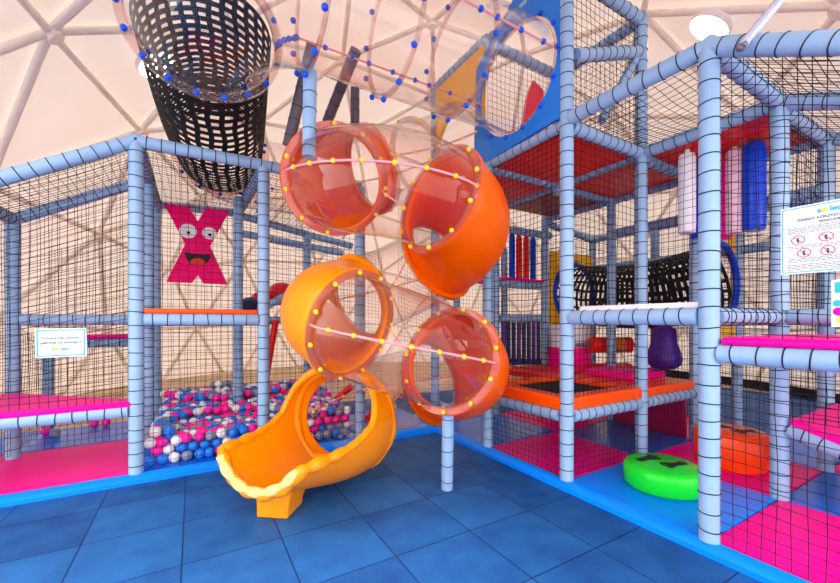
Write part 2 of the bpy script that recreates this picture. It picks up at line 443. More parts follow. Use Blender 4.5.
fmat(XB, XC, YA, YB, PINK, 'pink floor mat carrying the orange drum')
fmat(XB, XC, YZ, YA, BLUEV, 'blue floor mat right of the orange drum')
fmat(XC, XD, YA, YB, BLUEV, 'blue floor mat behind the orange drum')
fmat(XC, XD, YZ, YA, PINK, 'pink floor mat behind the rightmost blue mat')
fmat(XC, XD, YB, YD, PINK, 'pink floor mat far back under the webbing tunnel')
# side strip of mat between edging and first post line
# ------------------------------------------------------------------ LEFT FRAME
LF = empty('climbing_frame', (XL[1], YL, 0), 'left climbing frame of grey foam poles around the ball pit and pink corner deck', 'climbing frame')
def P(fr, x, y, z1, z0=MZ): return pole(fr, (x, y, z0), (x, y, z1))
P(LF, XL[1], YL, 2.67); P(LF, XL[2], YL, 2.65); P(LF, XL[3], YL, 2.6)
P(LF, XL[0], YL, 2.08); P(LF, XL[0], YL2, 2.1); P(LF, XL[1], YL2, 2.66)
P(LF, XL[1], YL3, 2.66); P(LF, .5, YL3, 2.66); P(LF, .44, YL2 + .15, 2.62); P(LF, XL[0], YL3, 1.06); P(LF, 1.42, YL3, 2.5)
for z in (1.262,):
    beam(LF, (XL[1] + .05, YL, z), (XL[2] - .05, YL, z))
    beam(LF, (XL[0] + .05, YL2, z), (XL[1] - .05, YL2, z))
    beam(LF, (.55, YL3, z), (1.37, YL3, z))
beam(LF, (XL[0] + .05, YL, .553), (XL[1] - .05, YL, .553)); beam(LF, (XL[0], YL + .05, .553), (XL[0], YL2 - .05, .553))
beam(LF, (XL[0], YL, 2.1), (XL[1], YL, 2.66)); beam(LF, (XL[1], YL, 2.66), (XL[2], YL, 2.66)); beam(LF, (XL[2], YL, 2.66), (XL[3], YL, 2.64))
beam(LF, (XL[0], YL2, 2.13), (XL[1], YL2, 2.66)); beam(LF, (XL[0], YL, 2.1), (XL[0], YL2, 2.13)); beam(LF, (XL[1], YL, 2.66), (XL[1], YL3, 2.66))
beam(LF, (XL[2], YL, 2.65), (.5, YL3, 2.66)); beam(LF, (XL[1], YL3, 2.66), (.5, YL3, 2.68)); beam(LF, (.5, YL3, 2.66), (1.42, YL3, 2.5))
beam(LF, (.5, YL3, 2.42), (1.95, YL3, 2.28)); beam(LF, (1.42, YL3, 2.5), (2.1, YL3, 2.4))
beam(LF, (XL[0], YL3, 1.0), (XL[1], YL3, 1.0)); beam(LF, (XL[1], YL + .05, 1.262), (XL[1], YL3, 1.262)); beam(LF, (XL[2], YL + .05, 1.262), (.5, YL3, 1.262))
# nets
g = .05
net(LF, (XL[0], YL, .62), (XL[1] - g, YL, .62), (XL[1] - g, YL, 2.62), (XL[0], YL, 2.06))
net(LF, (XL[0], YL2, .1), (XL[1], YL2, .1), (XL[1], YL2, 2.62), (XL[0], YL2, 2.08))
net(LF, (XL[0], YL, .1), (XL[0], YL2, .1), (XL[0], YL2, 2.06), (XL[0], YL, 2.04))
net(LF, (XL[0], YL, 2.1), (XL[1], YL, 2.66), (XL[1], YL2, 2.66), (XL[0], YL2, 2.13), sag=.03)
net(LF, (XL[1] + g, YL, 1.31), (XL[2] - g, YL, 1.31), (XL[2] - g, YL, 2.61), (XL[1] + g, YL, 2.61))
net(LF, (XL[1] + g, YL, .07), (XL[2] - g, YL, .07), (XL[2] - g, YL, 1.21), (XL[1] + g, YL, 1.21))
net(LF, (XL[2] + g, YL, .07), (XL[3], YL, .07), (XL[3], YL, 2.6), (XL[2] + g, YL, 2.61))
net(LF, (XL[1], YL3, .07), (.5, YL3, .07), (.5, YL3, 2.62), (XL[1], YL3, 2.62))
net(LF, (.5, YL3, .07), (1.42, YL3, .07), (1.42, YL3, 2.48), (.5, YL3, 2.62))
net(LF, (1.42, YL3, .07), (2.6, YL3, .07), (2.6, YL3, 2.3), (1.42, YL3, 2.48))
net(LF, (XL[1], YL, 2.67), (XL[2], YL, 2.67), (.5, YL3, 2.67), (XL[1], YL3, 2.67), sag=.05)
net(LF, (XL[2], YL, 2.66), (XL[3], YL, 2.63), (1.42, YL3, 2.5), (.5, YL3, 2.67), sag=.05)
net(LF, (XL[0], YL2, .1), (XL[0], YL3, .1), (XL[0], YL3, 1.0), (XL[0], YL2, 1.22))
net(LF, (XL[0], YL3, .1), (XL[1], YL3, .1), (XL[1], YL3, 2.4), (XL[0], YL3, 2.0))

# decks of the left frame
mb = MB(); mb.prism([(XL[0] - .4, YL - .05), (XL[1] - .02, YL - .04), (XL[1] - .02, YL + .08), (XL[0] + .02, YL2), (XL[0] - .4, YL2)], Matrix.Translation((0, 0, .585)), .04)
tag(bevel(mb.build('corner_deck', PINK), .012), 'pink triangular deck pad on the low beam of the leftmost cell', 'deck')
pad('deck', (XL[1] + .05, YL - .03, 1.31), (XL[2] - .05, YL + .5, 1.35), ORV, 'orange edged deck pad under the pink X figure', 'deck')
pad('deck', (XL[0] - .1, YL3 - .05, 1.05), (XL[1], YL3 + .25, 1.095), PINK, 'pink deck pad behind the small white sign, left side', 'deck')

# X figure
def x_figure():
    e = empty('letter_figure', (.05, YL3 - .08, 1.72), 'pink letter X with a laughing cartoon face hanging in the net cell', 'decoration')
    M = frame_M((.05, YL3 - .07, 1.72), (1, 0, 0), (0, 0, 1))
    top = [(-.37, .93)]
    poly = [(-.33, 0), (-.06, 0), (0, .1), (.06, 0), (.33, 0), (.135, .47)]
    tr = [(.35, .94)] + [(.35 - .26 * k / 8, .94 + (.025 if k % 2 else -.012)) for k in range(1, 8)] + [(.08, .93)]
    tl = [(-.1, .93)] + [(-.1 - .25 * k / 8, .93 + (.02 if k % 2 else -.008)) for k in range(1, 8)] + [(-.36, .95)]
    poly += tr + [(0, .77)] + tl + [(-.135, .47)]
    mb = MB(); mb.prism(poly, M, .05); bevel(mb.build('body', XPINK, e), .008)
    def ell(cx, cy, rx, ry, z, d, m, nm, par):
        q = MB(); q.prism([(cx + rx * math.cos(2 * PI * k / 28), cy + ry * math.sin(2 * PI * k / 28)) for k in range(28)], M @ Matrix.Translation((0, 0, z)), d); return q.build(nm, m, par)
    for sx, r in ((-.105, .093), (.125, .08)):
        ey = ell(sx, .63, r, r * .93, .05, .012, EYE, 'eye', e); ell(sx + .005, .61, .018, .018, .062, .006, BLACK, 'pupil', ey)
    q = MB(); q.prism([(-.14, .375)] + [(-.14 * math.cos(PI * k / 16), .375 - .165 * math.sin(PI * k / 16)) for k in range(1, 16)] + [(.14, .375), (.07, .36), (-.07, .36)], M @ Matrix.Translation((0, 0, .05)), .008)
    mo = q.build('mouth', MOUTH, e); ell(0, .258, .078, .046, .059, .006, TONG, 'tongue', mo)
x_figure()

# balls
def ball_pit():
    r = .0435; mb = MB(); mb.sphere((0, 0, 0), r, 14, 9)
    cols = [('pink', B_PINK, .3), ('blue', B_BLUE, .26), ('white', B_WHITE, .25), ('grey', B_GREY, .19)]
    for n, m, _ in cols: BALL[n] = mb.mesh('plastic_ball', m)
    rnd = random.Random(3); cand = []
    hx = 2 * r * 1.0; hy = hx * .866; hz = hx * .80
    def h(x, y): return .33 + .05 * math.sin(3.1 * x + .8) * math.sin(2.7 * y) + .05 * math.cos(2.1 * y + x) + .05 * min(1, (y - 3.75) / .8)
    lay = {}
    k = 0
    while k < 7:
        z = MZ + r + k * hz; ox = (k % 2) * r; oy = (k % 2) * hy / 3
        j = 0
        while True:
            y = YL + .07 + r + oy + j * hy
            if y > YL3 - .12: break
            x = XL[1] + .08 + ox + (j % 2) * r
            while x < 1.42:
                if z < h(x, y): lay.setdefault((round(x / hx), j), []).append((x, y, z, k, j))
                x += hx
            j += 1
        k += 1
    for col in lay.values():
        top = max(c[3] for c in col)
        for c in col:
            if c[3] >= top - 1 or c[4] == 0: cand.append((c, c[3] == top))
    pts = [(V((c[0] + rnd.uniform(-.008, .008), c[1] + (rnd.uniform(-.006, .006) if c[4] else 0), c[2] + (rnd.uniform(-.004, .022) if t else 0))), t or c[4] == 0) for c, t in cand]
    pts.sort(key=lambda t: (not t[1], (t[0] - V((0, 0, H))).length))
    stuff = MB(); sph = MB(); sph.sphere((0, 0, 0), r, 12, 8)
    def pick():
        q = rnd.random()
        for i, (n, m, pr) in enumerate(cols):
            if q < pr: return i
            q -= pr
        return 0
    for i, (p, t) in enumerate(pts):
        ci = pick(); n = cols[ci][0]
        if i < 298:
            o = link('plastic_ball', BALL[n]); o.location = p; o.rotation_euler = (rnd.random() * 6, rnd.random() * 6, 0)
            tag(o, n + ' plastic ball lying in the heaped ball pit', 'ball', n + ' balls in the ball pit')
        else: stuff.add([p + V(q) for q in sph.v], sph.f, ci)
    if stuff.v:
        tag(stuff.build('ball_heap', [c[1] for c in cols]), 'pink, blue, white and grey balls filling the back of the ball pit', 'balls', kind='stuff')
    for (x, y, n, lb) in ((-1.22, 5.3, 'grey', 'grey ball lying on the blue mat of the leftmost cell'), (-1.32, 5.42, 'pink', 'pink ball beside the grey ball on the blue mat of the leftmost cell'),
                      (-.95, 5.55, 'pink', 'left of two pink balls at the back edge of the blue mat, left cell'), (-.85, 5.56, 'pink', 'right of two pink balls at the back edge of the blue mat, left cell')):
        o = link('plastic_ball', BALL[n]); o.location = (x, y, MZ + r); tag(o, lb, 'ball')
ball_pit()

# ------------------------------------------------------------------ RIGHT FRAME
RF = empty('climbing_frame', (XA, YB, 0), 'right climbing frame of grey foam poles with trampoline deck and tower', 'climbing frame')
P(RF, XA, YA, 2.75); P(RF, XA, YB, 3.92); P(RF, XA, YC, 2.73); P(RF, XB, YB, 3.92); P(RF, XB, YA, 2.72); P(RF, XB, YC, 3.9, 2.62)
P(RF, XA, YZ, 2.2); P(RF, XB, YZ, 2.3); P(RF, XC, YA, 2.72); P(RF, XC, YB, 2.72); P(RF, XC, YC, 2.72); P(RF, XC, YZ, 2.3)
def hb(y_or_x, z): pass
for z in (1.275,):
    beam(RF, (XA, YA + g, z), (XA, YB - g, z)); beam(RF, (XA + g, YA, z), (XB - g, YA, z)); beam(RF, (XB, YA - g, z), (XB, YZ, z)); beam(RF, (XB + g, YB, z), (XC - g, YB, z))
    beam(RF, (XB + g, YA, z), (XC - g, YA, z)); beam(RF, (XC, YB + g, z), (XC, YC - g, z)); beam(RF, (XC, YA + g, z), (XC, YB - g, z))
beam(RF, (XA, YA - g, 1.075), (XA, YZ, 1.075)); beam(RF, (XB, YA - g, 1.075), (XB, YZ, 1.075))
for z in (.53,):
    beam(RF, (XA, YB + g, z), (XA, YC - g, z)); beam(RF, (XA + g, YB, z), (XB - g, YB, z)); beam(RF, (XB + g, YB, z), (XC - g, YB, z)); beam(RF, (XA + g, YC, z), (XB - g, YC, z)); beam(RF, (XB + g, YC, z), (XC - g, YC, z))
beam(RF, (XB, YA - g, .53), (XB, YZ, .25))
# upper level
beam(RF, (XA, YA, 2.74), (XA, YB - g, 2.76)); beam(RF, (XA, YB, 2.73), (XA, YC, 2.73), .042); beam(RF, (XA + g, YB, LV), (XB - g, YB, LV)); beam(RF, (XB, YB - g, LV), (XB, YA, LV))
beam(RF, (XA, YA, 2.74), (XB, YA, 2.72)); beam(RF, (XA, YA, 2.74), (XA, YZ, 2.19)); beam(RF, (XB, YA, 2.72), (XB, YZ, 2.3))
beam(RF, (XA + g, YC, LV), (XB - g, YC, LV)); beam(RF, (XB, YB + g, LV), (XB, YC - g, LV)); beam(RF, (XB, YB, 2.68), (XC, YB, 2.68)); beam(RF, (XC, YA, 2.7), (XC, YB, 2.7)); beam(RF, (XB, YA, 2.68), (XC, YA, 2.68))
beam(RF, (XC, YB, 2.7), (XC, YC, 2.7)); beam(RF, (XB, YC, 2.7), (XC, YC, 2.7)); beam(RF, (XA, YZ, 2.19), (XB, YZ, 2.3)); beam(RF, (XB, YZ, 2.3), (XC, YZ, 2.3)); beam(RF, (XC, YA, 2.7), (XC, YZ, 2.3))
beam(RF, (XC, YC, 2.7), (XC, YD, 2.7)); beam(RF, (XA, YC, LV), (XA, YD, LV)); beam(RF, (XA, YD, LV), (XB, YD, LV)); beam(RF, (XB, YC, LV), (XB, YD, LV))
beam(RF, (XC, YA, 2.3), (XC, YB, 2.3)); beam(RF, (XC, YB, 2.3), (XC, YC, 2.3))
# tower top
beam(RF, (XA, YB, 3.9), (XB, YB, 3.9)); beam(RF, (XB, YB, 3.9), (XB, YC, 3.9)); beam(RF, (XA, YC, 3.9), (XB, YC, 3.9)); beam(RF, (XA, YB, 3.9), (XA, YC, 3.9)); beam(RF, (XA, YB, 3.3), (XB, YC, 3.3), .04)
beam(RF, (XB, YB, 3.62), (XA + .1, YB, 3.28)); beam(RF, (XB, YB + .02, 3.62), (XB - .5, YB + .04, 2.9), .035)
# nets
net(RF, (XA, YZ, .07), (XA, YA - g, .07), (XA, YA - g, 1.03), (XA, YZ, 1.03))
net(RF, (XA, YZ, 1.13), (XA, YA - g, 1.13), (XA, YA - g, 2.68), (XA, YZ, 2.16))
net(RF, (XB, YA + g, 1.32), (XB, YB - g, 1.32), (XB, YB - g, 2.68), (XB, YA + g, 2.68))
net(RF, (XA + g, YB, .66), (XB - g, YB, .66), (XB - g, YB, 1.24), (XA + g, YB, 1.24), pitch=.048, rad=.0025)
net(RF, (XA + g, YB, 1.3), (XB - g, YB, 1.3), (XB - g, YB, 2.68), (XA + g, YB, 2.68))
net(RF, (XA + g, YB, 2.78), (XB - g, YB, 2.78), (XB - g, YB, 3.88), (XA + g, YB, 3.88))
net(RF, (XB, YB, 2.78), (XB, YC, 2.78), (XB, YC, 3.88), (XB, YB, 3.88)); net(RF, (XA, YC, 2.78), (XB, YC, 2.78), (XB, YC, 3.88), (XA, YC, 3.88))
net(RF, (XA, YB + g, .07), (XA, YC - g, .07), (XA, YC - g, .48), (XA, YB + g, .48), pitch=.048, rad=.0025)
net(RF, (XA, YB + g, .66), (XA, YC - g, .66), (XA, YC - g, 2.68), (XA, YB + g, 2.68), pitch=.048, rad=.0025)
net(RF, (XA + g, YB, .07), (XB - g, YB, .07), (XB - g, YB, .48), (XA + g, YB, .48), pitch=.048, rad=.0025)
net(RF, (XB + g, YB, .07), (XC - g, YB, .07), (XC - g, YB, .48), (XB + g, YB, .48))
net(RF, (XB + g, YB, .58), (XC - g, YB, .58), (XC - g, YB, 1.24), (XB + g, YB, 1.24))
net(RF, (XA, YA, 2.75), (XA, YB, 2.75), (XB, YB, 2.74), (XB, YA, 2.74), sag=.04)
net(RF, (XA, YA, 2.75), (XB, YA, 2.74), (XB, YZ, 2.32), (XA, YZ, 2.2), sag=.04)
net(RF, (XB, YA, 2.7), (XC, YA, 2.7), (XC, YZ, 2.3), (XB, YZ, 2.3), sag=.03)
net(RF, (XC, YZ, .07), (XC, YA, .07), (XC, YA, 2.68), (XC, YZ, 2.28)); net(RF, (XC, YA, .6), (XC, YB, .6), (XC, YB, 2.68), (XC, YA, 2.68))
net(RF, (XB + g, YA, 1.3), (XC, YA, 1.3), (XC, YA, 2.68), (XB + g, YA, 2.68)); net(RF, (XB, YZ, .6), (XB, YA - g, .6), (XB, YA - g, 1.05), (XB, YZ, 1.05))

# ------------------------------------------------------------------ BACK FRAME
BF = empty('climbing_frame', (XC, YD, 0), 'shaded climbing frame at the back between the slide and the webbing tunnel', 'climbing frame')
P(BF, XB - .06, YD, 2.7); P(BF, XC - .1, YD, 2.7); P(BF, XD, YD, 2.5); P(BF, XD, YC, 2.5); P(BF, XD, YB, 2.5); P(BF, XD, YA, 2.4); P(BF, XA, YD, 3.94); P(BF, XD, YZ, 2.2); P(BF, XC, 4.7, 2.4); P(BF, XB, 4.7, 2.5)
for z in (1.29, 1.735): beam(BF, (XB, YD, z), (XC - .15, YD, z))
beam(BF, (XC - .1, YD, 2.62), (XD, YD, 2.5)); beam(BF, (XD, YD, 2.5), (XD, YC, 2.5)); beam(BF, (XD, YC, 2.5), (XD, YB, 2.5)); beam(BF, (XD, YB, 2.5), (XD, YA, 2.4)); beam(BF, (XD, YA, 2.4), (XD, YZ, 2.2))
beam(BF, (XB, 4.7, 2.5), (XC, 4.7, 2.4)); beam(BF, (XB, YD, 2.62), (XB, 4.7, 2.5)); beam(BF, (XB, YD, 2.45), (XC, YD, 2.45))
beam(BF, (XD, YD, 2.05), (XD, YC, 2.05)); beam(BF, (XD, YC, 2.05), (XD, YB, 2.05)); beam(BF, (XD, YB, 2.05), (XD, YA, 2.05)); beam(BF, (XB, 4.7, .55), (XC, 4.7, .55))
net(BF, (XD, YZ, .07), (XD, YA, .07), (XD, YA, 2.4), (XD, YZ, 2.2)); net(BF, (XD, YA, .07), (XD, YB, .07), (XD, YB, 2.5), (XD, YA, 2.4)); net(BF, (XD, YB, .07), (XD, YC, .07), (XD, YC, 2.5), (XD, YB, 2.5)); net(BF, (XD, YC, .07), (XD, YD, .07), (XD, YD, 2.5), (XD, YC, 2.5))
net(BF, (XC, 4.7, .07), (XB, 4.7, .07), (XB, 4.7, 2.45), (XC, 4.7, 2.4)); net(BF, (XD, YD + .02, .07), (XC, 4.7, .07), (XC, 4.7, 2.4), (XD, YD + .02, 2.5))
net(BF, (XB, 4.7, .07), (XA, 4.7, .07), (XA, 4.7, 3.2), (XB, 4.7, 2.6)); net(BF, (XC - .1, YD, .07), (XB, YD, .07), (XB, YD, 1.2), (XC - .1, YD, 1.2))
net(BF, (XC, YD, 1.8), (XC, YC, 1.8), (XC, YC, 2.68), (XC, YD, 2.68)); net(BF, (XA, YC, LV + .05), (XA + .95, YC, LV + .05), (XA + .95, YD, LV + .05), (XA, YD, LV + .05))

# ------------------------------------------------------------------ decks, pads, trampoline
def trampoline():
    e = empty('trampoline', ((XA + XB) / 2, (YB + YC) / 2, .57), 'square trampoline with black bed and orange padded rim behind the netting', 'trampoline')
    z0, z1 = .575, .67; wd = .15; x0, x1, ya, yb = XA - .045, XB + .03, YB - .03, YC + .03
    for lo, hi in (((x0, ya, z0), (x0 + wd, yb, z1)), ((x1 - wd, ya, z0), (x1, yb, z1)), ((x0 + wd, ya, z0), (x1 - wd, ya + wd, z1)), ((x0 + wd, yb - wd, z0), (x1 - wd, yb, z1))):
        pad('rim_pad', lo, hi, ORV, parent=e)
    mb = MB(); mb.box((x0 + wd, ya + wd, z0 + .05), (x1 - wd, yb - wd, z0 + .06)); mb.build('bed', TRAMP, e)
trampoline()
pad('deck', (XB + .06, YB - .02, .575), (XC - .05, YC, .655), ORV, 'orange deck pad right of the trampoline', 'deck')
pad('deck', (XB + .3, YB + .25, .66), (XC - .05, YC - .1, .73), PINK, 'raised pink pad lying on the orange deck right of the trampoline', 'deck')
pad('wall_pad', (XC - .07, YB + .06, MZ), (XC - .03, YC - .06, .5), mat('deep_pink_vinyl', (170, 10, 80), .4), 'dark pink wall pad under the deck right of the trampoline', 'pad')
pad('deck', (XB - .03, YC + .05, .575), (XC, YD - .06, .655), REDV, 'red deck pad behind the trampoline under the roller shelf', 'deck')
pad('deck', (XA + .06, YA + .03, 1.295), (XA + .14, YB - .06, 1.36), WHITE, 'white foam lip lying along the eye level beam between two front poles', 'pad')
pad('deck', (XA - .03, YZ, 1.125), (XB, YA - .06, 1.165), PINK, 'pink deck pad at the right edge under the rules sign', 'deck')
pad('deck', (XB - .02, YZ - .3, 1.32), (XC, YA - .25, 1.35), REDV, 'thin red deck pad on the beam below the rules sign', 'deck')
mb = MB(); mb.add([V(p) for p in ((XB - .03, YZ, .28), (XC, YZ, .28), (XC, YA - .06, .56), (XB - .03, YA - .06, .56), (XB - .03, YZ, .33), (XC, YZ, .33), (XC, YA - .06, .61), (XB - .03, YA - .06, .61))],
    [(0, 1, 2, 3), (7, 6, 5, 4), (0, 4, 5, 1), (1, 5, 6, 2), (2, 6, 7, 3), (3, 7, 4, 0)])
tag(bevel(mb.build('ramp', PINK), .012), 'sloping pink ramp pad behind the rightmost pole', 'ramp')
pad('deck', (XA + .05, YB + .05, 2.7), (XB - .05, YC - .05, 2.76), REDV, 'red underside of the tower deck beside the blue panel', 'deck')
pad('deck', (XB + .04, YA + .04, 2.7), (XC - .05, YB - .04, 2.75), REDV, 'red overhead deck above the hanging punch bags', 'deck')
pad('deck', (XA + .05, YC + .05, 2.7), (XB - .05, YD - .05, 2.76), REDV, 'red overhead deck behind the tower deck, next to the slide', 'deck')
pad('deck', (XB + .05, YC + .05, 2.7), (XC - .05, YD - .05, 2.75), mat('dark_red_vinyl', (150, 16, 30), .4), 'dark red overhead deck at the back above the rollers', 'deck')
pad('deck', (XB + .05, YB + .05, 2.7), (XC - .05, YC - .05, 2.75), REDV, 'red overhead deck between tower and back poles', 'deck')
pad('deck', (XB, YD - .03, 1.785), (XC - .12, YD + .6, 1.82), PINK, 'pink shelf pad under the vertical red and blue rollers', 'deck')
mb = MB(); mb.prism([(0, 0), (.3, 0), (.24, .62), (.14, .72), (.1, .6)], frame_M((2.66, 2.74, 2.765), (.862, -.507, 0), (0, 0, 1)), .16)
tag(bevel(mb.build('wedge_pad', REDV), .02), 'red wedge pad inside the tower seen through the round opening', 'pad')

# ------------------------------------------------------------------ panels with round openings
def panel(name, outline, hole, M, d, m, parent, ringm=None, ringr=.06, n=48):
    """outline: convex polygon (x,y) around hole (cx,cy,r); built as rays from hole to the outline"""
    cx, cy, r = hole; k = len(outline); angs = [2 * PI * i / n for i in range(n)]
    angs += [math.atan2(y - cy, x - cx) % (2 * PI) for x, y in outline]
    angs = sorted(set(round(a, 6) for a in angs)); out = []
    for a in angs:
        dx, dy = math.cos(a), math.sin(a); best = 1e9
        for i in range(k):
            x1, y1 = outline[i]; x2, y2 = outline[(i + 1) % k]; ex, ey = x2 - x1, y2 - y1
            den = dx * ey - dy * ex
            if abs(den) < 1e-9: continue
            t = ((x1 - cx) * ey - (y1 - cy) * ex) / den; s = ((x1 - cx) * dy - (y1 - cy) * dx) / den
            if t > 0 and -1e-6 <= s <= 1 + 1e-6: best = min(best, t)
        out.append((cx + dx * best, cy + dy * best))
    mb = MB(); q = len(angs); vs = []
    for z in (0, d):
        vs += [M @ V((cx + r * math.cos(a), cy + r * math.sin(a), z)) for a in angs] + [M @ V((x, y, z)) for x, y in out]
    fs = []
    for i in range(q):
        j = (i + 1) % q
        fs += [(i, j, q + j, q + i), (2 * q + i, 3 * q + i, 3 * q + j, 2 * q + j), (i, 2 * q + i, 2 * q + j, j), (q + i, q + j, 3 * q + j, 3 * q + i)]
    mb.add(vs, fs)
    o = mb.build(name, m, parent, sharp=30)
    return o
def bolt_mesh(name, m, r): b = MB(); b.sphere((0, 0, 0), r, 10, 7); return b.mesh(name, m)
BB = bolt_mesh('bolt', BBOLT, .021); YB_ME = bolt_mesh('bolt', YBOLT, .0165)
def bolt(me, p, parent):
    o = link('bolt', me, parent); o.matrix_basis = Matrix.Translation(V(p)); return o
TC_Y, TC_Z, TR = 2.445, 3.325, .43       # crawl tube axis
# tower panel, plane x = XA facing -x ; local x = -y direction, local y = up
Mp = frame_M((XA - .02, 2.93, LV), (0, -1, 0), (0, 0, 1))
e = empty('tower_panel', (XA, 2.4, LV), 'blue wall panel of the tower with the clear tube opening in it', 'panel')
panel('sheet', [(-.07, .02), (.98, .06), (.98, 1.6), (.55, 1.35), (-.03, .98)], (2.93 - TC_Y, TC_Z - LV, .455), Mp, .025, PANEL, e)
for x, y in ((.05, .08), (.28, .085), (.5, .09), (.72, .1), (.94, .12), (.95, .42), (.95, .75), (.95, 1.05), (.05, .45), (.08, .85), (.3, 1.1), (.75, 1.15), (.95, 1.35)): bolt(BB, Mp @ V((x, y, -.012)), e)
# yellow panel at slide entrance, same plane further back
SE = V((XA, 3.3, 3.12))
Mq = frame_M((XA - .0, YD, LV), (0, -1, 0), (0, 0, 1))
e = empty('slide_entry_panel', (XA, 3.3, LV), 'yellow panel at the top of the spiral slide beside the blue tower panel', 'panel')
panel('sheet', [(.02, .02), (.9, .02), (.9, 1.2), (.02, 1.2)], (YD - SE.y, SE.z - LV, .37), Mq, .025, YPAN, e)
beam(BF, (XA, YD, 3.94), (XA, YC, 3.94))
# webbing tunnel on the right between two yellow panels
def web_tunnel(name, pts, R0, label, nl=26, pitch=.075, strap=.022, bend=None, ringm=None):
    e = empty(name, pts[0], label, 'tunnel')
    pts = [V(p) for p in pts]
    T = [(pts[min(i + 1, len(pts) - 1)] - pts[max(i - 1, 0)]).normalized() for i in range(len(pts))]
    mb = MB(); L = 0; rows = []
    for i, p in enumerate(pts):
        a = V((0, 0, 1)) - T[i] * T[i].z; a.normalize(); bq = T[i].cross(a); R = R0[i] if isinstance(R0, list) else R0
        rows.append((p, a, bq, R))
    def S(i, q, dr=0):
        p, a, bq, R = rows[i]; return p + (a * math.cos(q) + bq * math.sin(q)) * (R + dr)
    k = len(pts)
    for j in range(nl):                       # straps along the tunnel
        q = 2 * PI * j / nl; hw = strap / 2 / (R0[0] if isinstance(R0, list) else R0); vs = []
        for i in range(k):
            jt = .02 * math.sin(i * 1.3 + j)
            vs += [S(i, q - hw + jt), S(i, q + hw + jt), S(i, q + hw + jt, .004), S(i, q - hw + jt, .004)]
        mb.add(vs, [(i * 4 + c, i * 4 + (c + 1) % 4, i * 4 + 4 + (c + 1) % 4, i * 4 + 4 + c) for i in range(k - 1) for c in range(4)])
    mb.build('lengthwise_strap', WEB, e, smooth=False); mb = MB()
    n = 40; acc = 0
    for i in range(k):
        vs = []
        for c in range(n):
            q = 2 * PI * c / n; o1 = S(i, q, .003); o2 = S(i, q, .007); t = T[i] * (strap / 2)
            vs += [o1 - t, o1 + t, o2 + t, o2 - t]
        mb.add(vs, [(c * 4 + d, c * 4 + (d + 1) % 4, ((c + 1) % n) * 4 + (d + 1) % 4, ((c + 1) % n) * 4 + d) for c in range(n) for d in range(4)])
    mb.build('ring_strap', WEB, e, smooth=False)
    return e
TX = 4.83
npt = 25
web_tunnel('webbing_tunnel', [(TX, YD - .04 - (YD - YB - .1) * i / npt, 1.66 - .1 * math.sin(PI * i / npt)) for i in range(npt + 1)], .4, 'black webbing crawl tunnel slung between two yellow panels on the right', nl=22, strap=.034)
for yy, lb in ((YD, 'yellow panel with blue ring at the far end of the webbing tunnel'), (YB + .02, 'yellow panel with blue ring at the near end of the webbing tunnel')):
    e = empty('tunnel_panel', (TX, yy, 1), lb, 'panel'); M = frame_M((XC - .02, yy, .98), (1, 0, 0), (0, 0, 1))
    panel('sheet', [(0, 0), (.95, 0), (.95, 1.26), (0, 1.26)], (TX - XC + .02, .68, .4), M, .025, YPAN, e)
    mb = MB(); q = [V((TX + .42 * math.cos(2 * PI * i / 40), yy - .035, 1.66 + .42 * math.sin(2 * PI * i / 40))) for i in range(40)]; mb.sweep(q, .035, 8, closed=True); mb.build('ring', DBLUE, e)

# ------------------------------------------------------------------ clear crawl tube
def shell(pts, rads, n=40):
    mb = MB(); mb.sweep(pts, rads, n, cap=False); return mb
def flange(p, t, r0, r1, wd, m, parent, name='flange', n=48):
    mb = MB(); M = align(p, t); mb.lathe([(r0, -wd / 2), (r1, -wd / 2), (r1, wd / 2), (r0, wd / 2), (r0, -wd / 2)], M, n); return mb.build(name, m, parent, sharp=30)
def basis(t):
    t = V(t).normalized(); a = V((0, 0, 1)) - t * t.z; a.normalize(); return a, t.cross(a)
def clear_line(e, pts, R, m, bolts_me, seam=True, seam_step=.17, seam_q=(PI / 2, -PI / 2)):
    o = shell(pts, R).build('clear_section', m, e)
    k = len(pts)
    if seam:
        for q in seam_q:
            line = []
            for i in range(k):
                t = (V(pts[min(i + 1, k - 1)]) - V(pts[max(i - 1, 0)])).normalized(); a, bq = basis(t)
                line.append(V(pts[i]) + (a * math.cos(q) + bq * math.sin(q)) * (R + .012))
            mb = MB(); mb.sweep(line, .008, 6); mb.build('seam_strip', SEAM, e)
            acc = seam_step * .5
            for i in range(k - 1):
                d = (line[i + 1] - line[i]).length; acc += d
                if acc >= seam_step: acc = 0; bolt(bolts_me, line[i + 1], e)
    return o
def ring_bolts(me, p, t, R, n, e, off=.0, ph=0):
    a, bq = basis(t)
    for i in range(n):
        q = 2 * PI * (i + ph) / n; bolt(me, V(p) + (a * math.cos(q) + bq * math.sin(q)) * R + V(t).normalized() * off, e)
CLF = clear_mat('clear_flange', (246, 232, 230), .06, (225, 205, 205))
ct = empty('crawl_tube', (1.5, TC_Y, TC_Z), 'clear acrylic crawl tube with blue bolts running from the blue tower panel overhead', 'tube')
xs = [XA - .03, 1.79, 1.22, .65]
for i in range(3):
    n = 8; clear_line(ct, [(xs[i] + (xs[i + 1] - xs[i]) * k / n, TC_Y, TC_Z) for k in range(n + 1)], TR, CLEAR, BB)
for i, x in enumerate(xs):
    flange((x, TC_Y, TC_Z), (1, 0, 0), TR - .005, TR + (.06 if i == 0 else .03), .022, CLF, ct); ring_bolts(BB, (x, TC_Y, TC_Z), (1, 0, 0), TR + .04, 12 if i else 14, ct, -.02, .5)
mb = MB()
ER = .58; ec = V((.65, TC_Y + ER, TC_Z)); n = 16
elb = [ec + V((-math.sin(PI / 2 * k / n) * ER, -math.cos(PI / 2 * k / n) * ER, -.05 * k / n)) for k in range(n + 1)]
